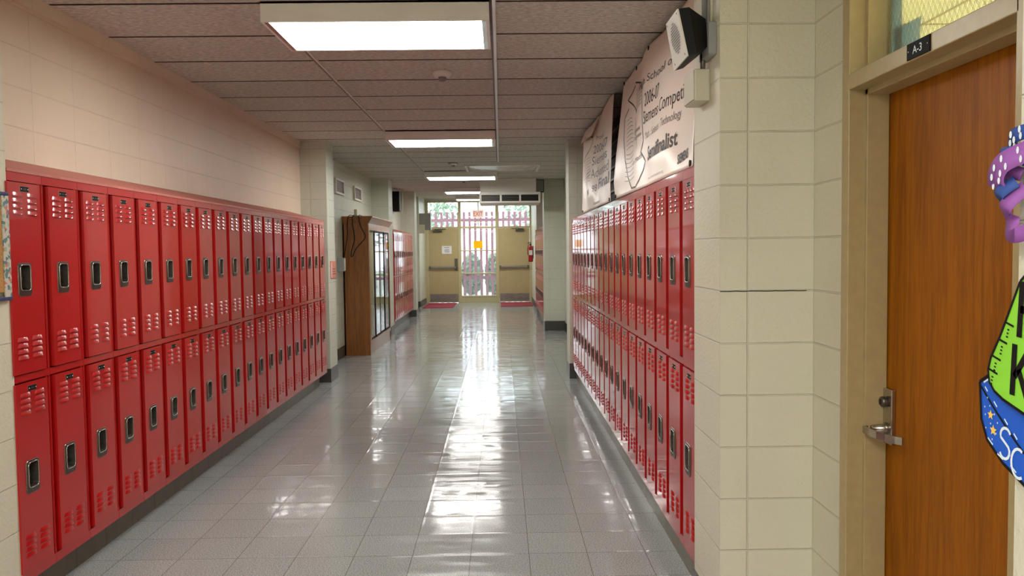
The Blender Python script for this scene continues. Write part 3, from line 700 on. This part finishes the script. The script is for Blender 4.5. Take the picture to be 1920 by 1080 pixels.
mb = MB(); mb.box(cx1-.02, cx1+.002, cy0+.03, cy1-.03, 1.93, 2.03, 'cabinet_wood').box(cx1-.02, cx1+.002, cy0+.03, cy0+.09, .16, 1.93, 'cabinet_wood').box(cx1-.02, cx1+.002, cy1-.09, cy1-.03, .16, 1.93, 'cabinet_wood').box(cx1-.02, cx1+.002, cy0+.09, cy1-.09, .16, .22, 'cabinet_wood'); mb.build('face_frame', t)
w4 = (cy1-cy0-.18)/4
for k in range(4):
    ya = cy0+.09+k*w4; yb = ya+w4; off = 0 if k % 2 else -.006
    mb = MB(); x0 = cx1-.018+off; x1 = cx1-.006+off
    mb.box(x0, x1, ya, ya+.03, .22, 1.93, 'black').box(x0, x1, yb-.03, yb, .22, 1.93, 'black').box(x0, x1, ya, yb, 1.90, 1.93, 'black').box(x0, x1, ya, yb, .22, .25, 'black')
    d = mb.build('sliding_door', t); MB().box(x0+.004, x0+.008, ya+.03, yb-.03, .25, 1.90, 'cabinet_glass').build('glass', d)
cords = [(-2.33, 12.19, 2.146), (-2.30, 12.18, 2.14)]
mb = MB()
def cord(pts, r=.006):
    # smooth curve through points
    P_ = [Vector(q) for q in pts]; out = []
    for i in range(len(P_)-1):
        p0, p1, p2, p3 = P_[max(i-1, 0)], P_[i], P_[i+1], P_[min(i+2, len(P_)-1)]
        for k in range(6):
            u = k/6; out.append(.5*((2*p1)+(-p0+p2)*u+(2*p0-5*p1+4*p2-p3)*u*u+(-p0+3*p1-3*p2+p3)*u**3))
    out.append(P_[-1]); mb.tube(out, r, 'black', n=6)
Yc = 12.208
cord([(-2.22, 12.9, 2.145), (-2.25, 12.4, 2.15), (-2.30, Yc-.03, 2.15), (-2.335, Yc, 2.05), (-2.34, Yc, 1.85), (-2.38, Yc, 1.6), (-2.40, Yc-.06, 1.48), (-2.40, 11.95, 1.44)])
cord([(-2.2, 12.6, 2.146), (-2.24, Yc-.03, 2.15), (-2.255, Yc, 2.0), (-2.23, Yc, 1.8), (-2.27, Yc, 1.65), (-2.29, Yc, 1.55), (-2.27, Yc, 1.53), (-2.2, Yc, 1.66), (-2.09, Yc, 1.78), (-2.07, Yc, 1.85), (-2.12, Yc, 1.95), (-2.15, Yc, 2.05), (-2.15, Yc-.03, 2.15), (-2.15, 12.5, 2.146)])
tag(mb.build('power_cord'), 'black cords looping down the side of the wooden display cabinet', 'cord')

# ------------------------------------------------------------------ banners above the glossy lockers
class Banner:
    def __init__(s, BL, BR, TL, TR, amp, seed, drop=None):
        s.c = [Vector(q) for q in (BL, BR, TL, TR)]; s.amp = amp; s.seed = seed; s.drop = drop
        s.W = (s.c[1]-s.c[0]).length; s.H = (s.c[2]-s.c[0]).length
    def at(s, u, v, off=0.0):
        BL, BR, TL, TR = s.c
        p = (1-v)*((1-u)*BL+u*BR)+v*((1-u)*TL+u*TR)
        k = s.seed
        w = math.sin(u*9+k+v*2.2)*.5+math.sin(u*17+2*k-v*3.1)*.28+math.sin(u*31+k+v*6)*.12
        edge = min(1, v*6+.15)
        sag = .012*math.sin(u*PI*4)**2*v*v
        return Vector((p.x-s.amp*(w*edge+.3*edge)-off-.006, p.y, p.z-sag))
    def mesh(s, n=90, m=46):
        mb = MB(); th = .0016
        vs = [s.at(i/n, j/m) for i in range(n+1) for j in range(m+1)]
        fs = [(i*(m+1)+j, (i+1)*(m+1)+j, (i+1)*(m+1)+j+1, i*(m+1)+j+1) for i in range(n) for j in range(m)]
        mb.mesh(vs, fs, 'vinyl', True)
        return mb
    def part_text(s, par, *a, **k):
        mb = MB(); s.text(mb, *a, **k); mb.build('lettering_line', par)
    def text(s, mb, st, u0, v0, u1, v1, capv, mat='ink', bold=0.0, slant=0.0):
        vs, fs = text_mesh(st, 1.0, bold); w = max(q[0] for q in vs)
        mb.mesh([s.at(u0+(u1-u0)*x/w+slant*y*capv*.3, v0+(v1-v0)*x/w+y*capv, .0035) for x, y in vs], fs, mat)
    def line(s, mb, pts, w, mat='ink'):
        P_ = [(u*s.W, v*s.H) for u, v in pts]
        fine = []
        for (a, b), (c, d) in zip(P_, P_[1:]):
            k = max(1, int(math.hypot(c-a, d-b)/.03))
            for q in range(k): fine.append((a+(c-a)*q/k, b+(d-b)*q/k))
        fine.append(P_[-1]); stroke(mb, fine, w, lambda x, y: s.at(x/s.W, y/s.H, .0035), mat)
    def eyelet(s, mb, u, v): c = s.at(u, v, .003); mb.lathe(tuple(c), [(.014, .002), (.016, -.004), (.010, -.005)], 'black', n=12, axis='x')
B1 = Banner((.885, 6.06, 1.968), (.885, 3.62, 1.962), (1.01, 6.41, 2.917), (1.01, 4.05, 2.905), .022, 1.3)
t = thing('banner', 'large white vinyl competition banner with 2006-07 lettering, nearer the loudspeaker', 'banner', (0, 0, 0), group='vinyl banners above the lockers')
bo = B1.mesh().build('banner_sheet', t); bo.modifiers.new('s', 'SOLIDIFY').thickness = .0016
mb = MB()
B1.part_text(t, 'High School of the', .33, .757, .93, .662, .055, slant=.15)
B1.part_text(t, '2006-07', .477, .560, .654, .549, .097)
B1.part_text(t, 'Siemens Competition', .454, .443, 1.0, .404, .09)
B1.part_text(t, 'Math : Science : Technology', .484, .326, .88, .312, .052, 'ink_grey')
B1.part_text(t, 'Semifinalist', .53, .167, .86, .160, .09, bold=.02)
B1.part_text(t, 'SIEMENS', .868, .046, .958, .058, .05, bold=.03)
B1.part_text(t, 'www.siemens-foundation.org', .542, .037, .74, .036, .016, 'ink_grey')
B1.part_text(t, 'Siemens', .273, .437, .393, .440, .034); B1.part_text(t, 'Competition', .268, .388, .42, .384, .03)
B1.part_text(t, 'in Math', .29, .20, .44, .215, .035)
mb = MB()
B1.line(mb, [(.24, .866), (.365, .808), (.408, .731), (.425, .582), (.433, .441), (.453, .33), (.422, .261), (.485, .178), (.454, .113), (.413, .068), (.362, .027), (.302, .031), (.224, .132), (.153, .276), (.112, .462), (.103, .644), (.145, .706)], .014)
B1.line(mb, [(.243, .842), (.122, .79), (.293, .615), (.30, .60)], .014)
for k in range(7):
    c = (.33, .60+k*.03)
    B1.line(mb, [(c[0]-.06+.12*q/6, c[1]+.02*math.sin(PI*q/6)+.006*q) for q in range(7)], .006, 'ink_grey')
for k in range(15):
    c = (.17+.006*k, .60-k*.035); w_ = .035+.004*k
    B1.line(mb, [(c[0]-w_/1.2+w_*1.7*q/6, c[1]+.014*math.sin(PI*q/6)*(1 if k < 8 else -1)) for q in range(7)], .006, 'ink_grey')
for k in range(5):
    B1.line(mb, [(.26+.015*k, .58-.05*k+.02*0), (.30+.012*k, .50-.03*k), (.31+.014*k, .42-.03*k)], .006, 'ink_grey')
mb.build('emblem', t)
for u, v in ((.02, .02), (.98, .02), (.02, .98), (.25, .98), (.5, .98)):
    mb = MB(); B1.eyelet(mb, u, v); mb.build('eyelet', t)
B2 = Banner((.89, 8.6, 1.976), (.89, 6.36, 1.97), (.985, 9.3, 2.90), (1.0, 6.85, 2.918), .022, 4.1)
t = thing('banner', 'creased white vinyl banner with a folded corner, beyond the larger banner', 'banner', (0, 0, 0), group='vinyl banners above the lockers')
bo = B2.mesh().build('banner_sheet', t); bo.modifiers.new('s', 'SOLIDIFY').thickness = .0016
mb = MB()
B2.part_text(t, 'Proud', .517, .735, .72, .705, .05)
B2.part_text(t, '2006-07', .46, .600, .90, .54, .09)
B2.part_text(t, 'Siemens', .441, .473, .891, .432, .095)
B2.part_text(t, 'Advanced', .43, .330, .93, .300, .10)
B2.part_text(t, 'Final', .60, .185, .95, .181, .10, bold=.02)
B2.part_text(t, '98', .465, .176, .563, .175, .07)
B2.part_text(t, 'EN', .255, .173, .35, .176, .055, bold=.03)
B2.part_text(t, 'ions', .49, .036, .67, .04, .03)
mb = MB()
B2.line(mb, [(.33, .86), (.40, .83), (.42, .76), (.10, .62)], .016)
for k in range(9): B2.line(mb, [(.10+.02*(k % 3)+.26*q/6, .60-k*.035+.016*math.sin(PI*q/6)) for q in range(7)], .007, 'ink_grey')
B2.part_text(t, 'Siemens', .22, .42, .40, .425, .03); B2.part_text(t, 'Westinghouse', .17, .385, .40, .385, .028)
mb.build('emblem', t)
# folded top corner flap
mb = MB(); fl = [B2.at(0, .99, .01), B2.at(.30, .97, .02), B2.at(.52, .80, .05), B2.at(.62, .98, .02), B2.at(.30, .83, .05), B2.at(.12, .86, .04)]
mb.face([fl[0], fl[1], fl[4], fl[5]], 'vinyl'); mb.face([fl[1], fl[3], fl[2], fl[4]], 'vinyl')
mb.build('folded_corner', t)
for u in (.97, .03):
    mb = MB(); B2.eyelet(mb, u, .02); mb.build('eyelet', t)
# dark duct behind the banners
t = thing('wall_duct', 'dark slatted duct on the wall in the gap between the two banners', 'duct', (1.24, 6.9, 2.0))
mb = MB(); mb.box(-.05, .0, -1.2, 3.0, 0, .92, 'black')
for k in range(7): mb.box(-.075, -.05, -1.15, 2.95, .06+k*.12, .08+k*.12, 'dark_steel')
mb.build('slats', t)

# ------------------------------------------------------------------ loudspeaker on the near pillar
t = thing('loudspeaker', 'black loudspeaker with white perforated front mounted on the near block pillar', 'loudspeaker', (0, 0, 0))
fr = [(.69, 3.10, 2.51), (.69, 3.31, 2.51), (.728, 3.33, 2.325), (.728, 3.10, 2.33)]
nrm = (Vector(fr[1])-Vector(fr[0])).cross(Vector(fr[3])-Vector(fr[0])).normalized()
if nrm.x > 0: nrm = -nrm
mid = [(.735, 3.095, 2.515), (.735, 3.31, 2.515), (.765, 3.325, 2.335), (.765, 3.095, 2.34)]
bk = [(.805, 3.115, 2.475), (.805, 3.27, 2.475), (.812, 3.27, 2.37), (.812, 3.115, 2.37)]
mb = MB(); f2 = [tuple(Vector(q)-nrm*.006) for q in fr]; mb.hexa(f2, mid, 'black').hexa(mid, bk, 'black'); mb.build('speaker_body', t)
mb = MB(); mb.hexa(fr, f2, 'white_paint'); fp = mb.build('front_plate', t)
A, Bv, Dv = Vector(fr[0]), Vector(fr[1])-Vector(fr[0]), Vector(fr[3])-Vector(fr[0])
mb = MB()
for i in range(13):
    for j in range(13):
        a, b = (i-6)/6, (j-6)/6
        if a*a+b*b > 1.05: continue
        c = A+Bv*(.5+a*.31)+Dv*(.47+b*.31)+nrm*.0012
        mb.face([c+(Bv.normalized()*math.cos(q*PI/3)+Dv.normalized()*math.sin(q*PI/3))*.0036 for q in range(6)], 'black')
mb.build('perforation', fp)
mb = MB()
for a, b in ((.08, .07), (.92, .07), (.92, .93), (.08, .93)):
    c = A+Bv*a+Dv*b+nrm*.0015; mb.face([c+(Bv.normalized()*math.cos(q*PI/4)+Dv.normalized()*math.sin(q*PI/4))*.005 for q in range(8)], 'black')
mb.build('screws', fp)
MB().box(.81, .842, 3.09, 3.24, 2.335, 2.46, 'grey_box', bev=.004).build('mount', t)
t = thing('junction_box', 'beige surface junction box on the near pillar under the loudspeaker', 'junction box', (.8105, 3.275, 2.24))
MB().box(-.0315, .0315, -.085, .085, -.063, .063, 'box_beige', bev=.006).build('box', t); MB().box(-.036, -.0315, -.08, .08, -.058, .058, 'box_beige', bev=.002).build('cover', t)
mb = MB(); mb.tube([(.815, 3.2, 2.303), (.815, 3.2, 2.36)], .010, 'dark_steel').tube([(.827, 3.22, 2.45), (.827, 3.22, 2.70), (.827, 3.20, 2.932)], .012, 'grey_box').tube([(.832, 3.13, 2.45), (.832, 3.13, 2.932)], .006, 'box_beige')
tag(mb.build('wall_conduit'), 'grey conduit running up the near pillar to the ceiling behind the loudspeaker', 'conduit')

# ------------------------------------------------------------------ near left: cork board
t = thing('bulletin_board', 'cork bulletin board with floral border at the near end of the lockers', 'bulletin board', (-2.09, 2.6, 1.42))
MB().box(0, .012, -.8, .765, .02, .42, 'cork').build('cork_sheet', t)
MB().box(.012, .016, .755, .80, .0, .43, 'floral_border').build('border', t)
mb = MB(); mb.box(0, .02, -.8, .80, .425, .44, 'navy', bev=.003).box(0, .02, -.8, .80, -.015, 0.0, 'navy', bev=.003); mb.build('trim', t)

# ------------------------------------------------------------------ wooden door with transom
Xf = 1.198; mb = MB(); fm = 'beige_frame'
ZT = 2.86
for a, b in ((2.735, 2.79), (1.795, 1.85)):
    mb.box(Xf, 1.36, a, b, 0, ZT, fm, bev=.003)
mb.box(1.255, 1.33, 2.718, 2.737, 0, ZT, fm, bev=.002); mb.box(1.255, 1.33, 1.848, 1.867, 0, ZT, fm, bev=.002)
mb.box(Xf, 1.36, 1.84, 2.74, 2.124, 2.178, fm, bev=.003); mb.box(1.255, 1.33, 1.84, 2.74, 2.105, 2.126, fm, bev=.002)
mb.box(Xf, 1.36, 1.84, 2.74, 2.82, ZT, fm)
mb.box(1.2645, 1.2665, 2.7368, 2.7374, 0, 2.12, 'white_paint')
fr_ = struct(mb, 'door_3')
dl = MB().box(1.335, 1.375, 1.855, 2.732, .01, 2.118, 'oak_door', bev=.002).build('door_leaf', fr_)
MB().box(1.318, 1.322, 1.85, 2.735, 2.178, 2.82, 'wire_glass').build('transom_pane', fr_)
mb = MB(); mb.box(1.318, 1.335, 2.66, 2.722, .91, 1.10, 'steel', bev=.003); ec = mb.build('lock_plate', dl)
mb = MB(); mb.lathe((1.318, 2.695, 1.055), [(.018, 0), (.018, -.016), (.014, -.020)], 'dark_steel', n=20, axis='x').box(1.296, 1.299, 2.693, 2.697, 1.046, 1.064, 'black'); mb.build('lock_cylinder', ec)
mb = MB(); mb.lathe((1.318, 2.695, .962), [(.022, 0), (.016, -.012), (.013, -.05)], 'steel', n=18, axis='x')
lv = [(1.262, 2.715), (1.248, 2.712), (1.246, 2.69), (1.247, 2.66), (1.252, 2.62), (1.262, 2.58), (1.278, 2.545), (1.292, 2.528)]
sec = []
for i, (x, y) in enumerate(lv):
    hh = .0125 if i > 1 else .011; th = .004
    sec.append([(x-th, y, .957-hh), (x+th, y+.0, .957-hh), (x+th, y, .957+hh), (x-th, y, .957+hh)])
for a, b in zip(sec, sec[1:]): mb.hexa(a, b, 'steel')
mb.build('lever', ec)
t = thing('room_number_plate', 'black plate reading A-3 on the frame above the wooden door', 'sign', (1.198, 2.278, 2.1515))
MB().box(-.004, 0, -.0625, .0625, -.0235, .0235, 'black_plate', bev=.001).build('plate', t)
mb = MB(); add_text(mb, 'A-3', 'white_ink', lambda x, y: (-.0047, .028-x, -.011+y), .022, .05, .004); mb.build('lettering', t)
mb = MB()
for s_ in (-1, 1): mb.lathe((-.004, s_*.052, 0), [(.003, 0), (.002, -.0015)], 'steel', n=8, axis='x')
mb.build('screws', t)
mb = MB(); mb.hexa([(1.34, 2.73, 2.178), (1.34, 2.668, 2.178), (1.34, 2.672, 2.82), (1.34, 2.73, 2.82)], [(1.345, 2.73, 2.178), (1.345, 2.668, 2.178), (1.345, 2.672, 2.82), (1.345, 2.73, 2.82)], 'blue_grey_cloth')
mb.hexa([(1.35, 2.70, 2.18), (1.35, 2.585, 2.18), (1.35, 2.562, 2.322), (1.35, 2.72, 2.325)], [(1.353, 2.70, 2.18), (1.353, 2.585, 2.18), (1.353, 2.562, 2.322), (1.353, 2.72, 2.325)], 'blue_grey_cloth')
tag(mb.build('window_cover'), 'grey blue paper covering the corner of the transom glass above the wooden door', 'paper')

# ------------------------------------------------------------------ painted sign with bow on the near right wall
t = thing('painted_sign', 'green and blue hand painted sign with stars and white letters near the wooden door', 'sign', (.85, 1.15, 1.35))
def pl(off): return lambda y, z: (-off, y-1.15, z-1.35)
def slab(mb, pts, o0, o1, mat):
    a = [pl(o0)(*q) for q in pts]; b = [pl(o1)(*q) for q in pts]; n = len(pts)
    mb.face(a, mat); mb.face(b, mat)
    for k in range(n): mb.face([a[k], a[(k+1) % n], b[(k+1) % n], b[k]], mat)
blue = [(1.378, 1.349), (1.340, 1.372), (1.20, 1.372), (1.02, 1.25), (1.0, 1.16), (1.10, 1.12), (1.257, 1.202), (1.31, 1.222), (1.355, 1.252), (1.372, 1.285)]
mb = MB(); slab(mb, blue, .001, .010, 'blue_paint')
bb = mb.build('blue_band', t)
mb = MB(); stroke(mb, blue, .006, pl(.011), 'black', True); stroke(mb, [(1.378, 1.345), (1.33, 1.305), (1.28, 1.268), (1.20, 1.215)], .004, pl(.0111), 'black'); mb.build('outline', bb)
mb = MB()
for (a, b), (c, d) in (((1.366, 1.350), (1.352, 1.358)), ((1.362, 1.343), (1.355, 1.336)), ((1.337, 1.322), (1.328, 1.314)), ((1.308, 1.298), (1.299, 1.290)), ((1.283, 1.279), (1.274, 1.271)), ((1.352, 1.256), (1.338, 1.247)), ((1.325, 1.235), (1.31, 1.229)), ((1.29, 1.224), (1.275, 1.216))):
    stroke(mb, [(a, b), (c, d)], .003, pl(.0112), 'white_ink')
def arc(cy, cz, r, a0, a1, tilt=0, sx=1.0, n=10): return [(cy-(r*sx*math.cos(math.radians(a0+(a1-a0)*k/n))), cz+r*math.sin(math.radians(a0+(a1-a0)*k/n))) for k in range(n+1)]
stroke(mb, arc(1.304, 1.270, .013, 20, 200, n=8)+arc(1.306, 1.244, .013, 70, -160, n=8)[1:], .005, pl(.0113), 'white_ink')
stroke(mb, arc(1.270, 1.232, .024, 60, 300, sx=.75, n=12), .005, pl(.0113), 'white_ink')
for c in ((1.355, 1.325), (1.348, 1.312), (1.362, 1.308), (1.36, 1.295), (1.335, 1.300), (1.345, 1.282), (1.326, 1.287), (1.358, 1.272), (1.33, 1.268), (1.34, 1.256)):
    stroke(mb, [(c[0]-.0012, c[1]), (c[0]+.0012, c[1])], .003, pl(.0112), 'white_ink')
mb.build('white_lettering', bb)
mb = MB()
for cy, cz, r in ((1.345, 1.297, .009), (1.337, 1.272, .010)):
    ps = [(cy+(r if k % 2 == 0 else r*.45)*math.sin(k*PI/5), cz+(r if k % 2 == 0 else r*.45)*math.cos(k*PI/5)) for k in range(10)]
    for k in range(10): mb.face([pl(.0115)(cy, cz), pl(.0115)(*ps[k]), pl(.0115)(*ps[(k+1) % 10])], 'star_yellow')
mb.build('stars', bb)
green = [(1.262, 1.530), (1.284, 1.488), (1.312, 1.435), (1.335, 1.398), (1.342, 1.376), (1.338, 1.355), (1.324, 1.342), (1.30, 1.332), (1.22, 1.312), (1.12, 1.31), (1.02, 1.34), (1.02, 1.53), (1.12, 1.58), (1.20, 1.58)]
mb = MB(); slab(mb, green, .010, .018, 'green_paint'); gb = mb.build('green_board', t)
mb = MB(); stroke(mb, green, .005, pl(.019), 'black', True)
for k, (y, z) in enumerate(((1.300, 1.462), (1.316, 1.432), (1.332, 1.402), (1.340, 1.378))):
    stroke(mb, [(y, z), (y-.024, z-.006)], .0035, pl(.0191), 'black')
    for j in range(3): stroke(mb, [(y-.008+.0015*j, z-.012-.006*j), (y-.013+.0015*j, z-.013-.006*j)], .0026, pl(.0191), 'black')
stroke(mb, [(1.277, 1.344), (1.272, 1.428)], .013, pl(.0193), 'black'); stroke(mb, [(1.272, 1.375), (1.235, 1.425)], .012, pl(.0193), 'black'); stroke(mb, [(1.262, 1.388), (1.238, 1.338)], .012, pl(.0193), 'black')
stroke(mb, [(1.262, 1.440), (1.256, 1.53)], .013, pl(.0193), 'black'); stroke(mb, [(1.26, 1.485), (1.225, 1.485)], .012, pl(.0193), 'black')
mb.build('black_lettering', gb)
# ribbon bow
t = thing('ribbon_bow', 'purple and blue ribbon bow with white dots above the green painted sign', 'bow', (.85, 1.26, 1.69))
def strip(pts, w, mat, name='ribbon_loop', dots=False):
    """cloth strip along 3-D points, w wide in z"""
    mb = MB(); P_ = [Vector(q) for q in pts]; out = []
    for i in range(len(P_)-1):
        p0, p1, p2, p3 = P_[max(i-1, 0)], P_[i], P_[i+1], P_[min(i+2, len(P_)-1)]
        for k in range(5):
            u = k/5; out.append(.5*((2*p1)+(-p0+p2)*u+(2*p0-5*p1+4*p2-p3)*u*u+(-p0+3*p1-3*p2+p3)*u**3))
    out.append(P_[-1]); n = len(out); vs = []
    for i, q in enumerate(out):
        t_ = (out[min(i+1, n-1)]-out[max(i-1, 0)]).normalized(); s_ = t_.cross(Vector((1, .25, 0))).normalized()*w/2
        vs += [q-s_, q+s_]
    mb.mesh(vs, [(2*i, 2*i+1, 2*i+3, 2*i+2) for i in range(n-1)], mat, True)
    o = mb.build(name, t); o.modifiers.new('s', 'SOLIDIFY').thickness = .0012
    if dots:
        mb = MB()
        for i in range(2, n-1, 3):
            for s_ in (-.2, .25):
                c = out[i]+(vs[2*i+1]-vs[2*i])*s_+Vector((-.002, -.001, 0)); mb.face([c+Vector((0, .0035*math.cos(a), .006*math.sin(a))) for a in [q*PI/4 for q in range(8)]], 'white_ink')
        mb.build('dots', o)
strip([(-.02, 0, .01), (-.03, .025, .018), (-.02, .05, .004), (-.03, .068, .010)], .022, 'purple_cloth')
strip([(-.03, -.03, .045), (-.05, 0, .03), (-.05, .02, .01), (-.04, .03, -.01)], .034, 'purple_cloth', dots=True)
strip([(-.02, -.02, .03), (-.03, .008, .045), (-.02, .022, .058), (-.03, .006, .072), (-.02, -.02, .078)], .024, 'blue_cloth', dots=True)
strip([(-.03, 0, 0), (-.045, .02, -.02), (-.02, .03, -.035), (-.03, .01, -.045)], .022, 'blue_cloth')
strip([(-.02, -.01, -.01), (-.04, .01, -.04), (-.02, .022, -.06), (-.03, .008, -.085), (-.02, -.02, -.08)], .026, 'purple_cloth')
strip([(-.02, -.02, .045), (-.045, .012, .048), (-.02, .032, .03), (-.03, .042, .024)], .012, 'blue_cloth')
MB().box(-.02, 0, -.03, .0, -.02, .03, 'purple_cloth', bev=.006).build('knot', t)

# ------------------------------------------------------------------ outside
o = MB().box(-30, 30, YE+.2, 70, -.2, -.05, 'ground').build('ground'); o['kind'] = 'structure'
t = thing('slat_fence', 'tall weathered slatted fence standing outside the glass exit', 'fence', (0, 27.5, 0))
for z in (2.60, .62): MB().box(-4, 3, -.02, .02, z, z+.10, 'fence_wood').build('rail', t)
for i in range(36):
    h = 2.93
    MB().box(-4+i*.193, -4+i*.193+.088, -.045, -.022, -.06, h, 'fence_wood').build('picket', t)
def tree(x, y, h, r, label, seed, name='tree', trunk=True):
    rnd = random.Random(seed); t = thing(name, label, name if name != 'tree' else 'tree', (x, y, 0))
    if trunk: MB().tube([(0, 0, -.05), (.1, 0, h*.3), (0, .1, h*.62)], [.16, .12, .07], 'bark').build('trunk', t)
    mb = MB()
    for k in range(1500):
        while True:
            p = Vector([rnd.uniform(-1, 1) for _ in range(3)])
            if .35 < p.length < 1: break
        c = Vector((p.x*r, p.y*r, (h*.68 if trunk else h*.5)+p.z*(h*.36 if trunk else h*.5)))
        a = Vector([rnd.uniform(-1, 1) for _ in range(3)]).normalized(); b = a.orthogonal().normalized(); s_ = rnd.uniform(.06, .14)
        mb.face([c+a*s_, c+b*s_*.6, c-a*s_, c-b*s_*.6], 'leaves')
    mb.build('crown' if trunk else 'foliage', t)
tree(-3.4, 35, 5.4, 1.6, 'pale leafy tree beyond the fence, over the left exit door', 3)
tree(1.7, 36, 5.6, 1.7, 'bluish leafy tree beyond the fence, over the right exit door', 4)
for k, (x, lb) in enumerate(((-2.6, 'low green shrub outside before the fence, behind the left exit door'), (-1.05, 'low green shrub outside, seen low through the left of the middle glass'), (-.2, 'low green shrub outside, seen low through the right of the middle glass'), (1.2, 'low green shrub outside before the fence, behind the right exit door'))):
    tree(x, 28.8, 1.5, .38, lb, 10+k, 'shrub', False)
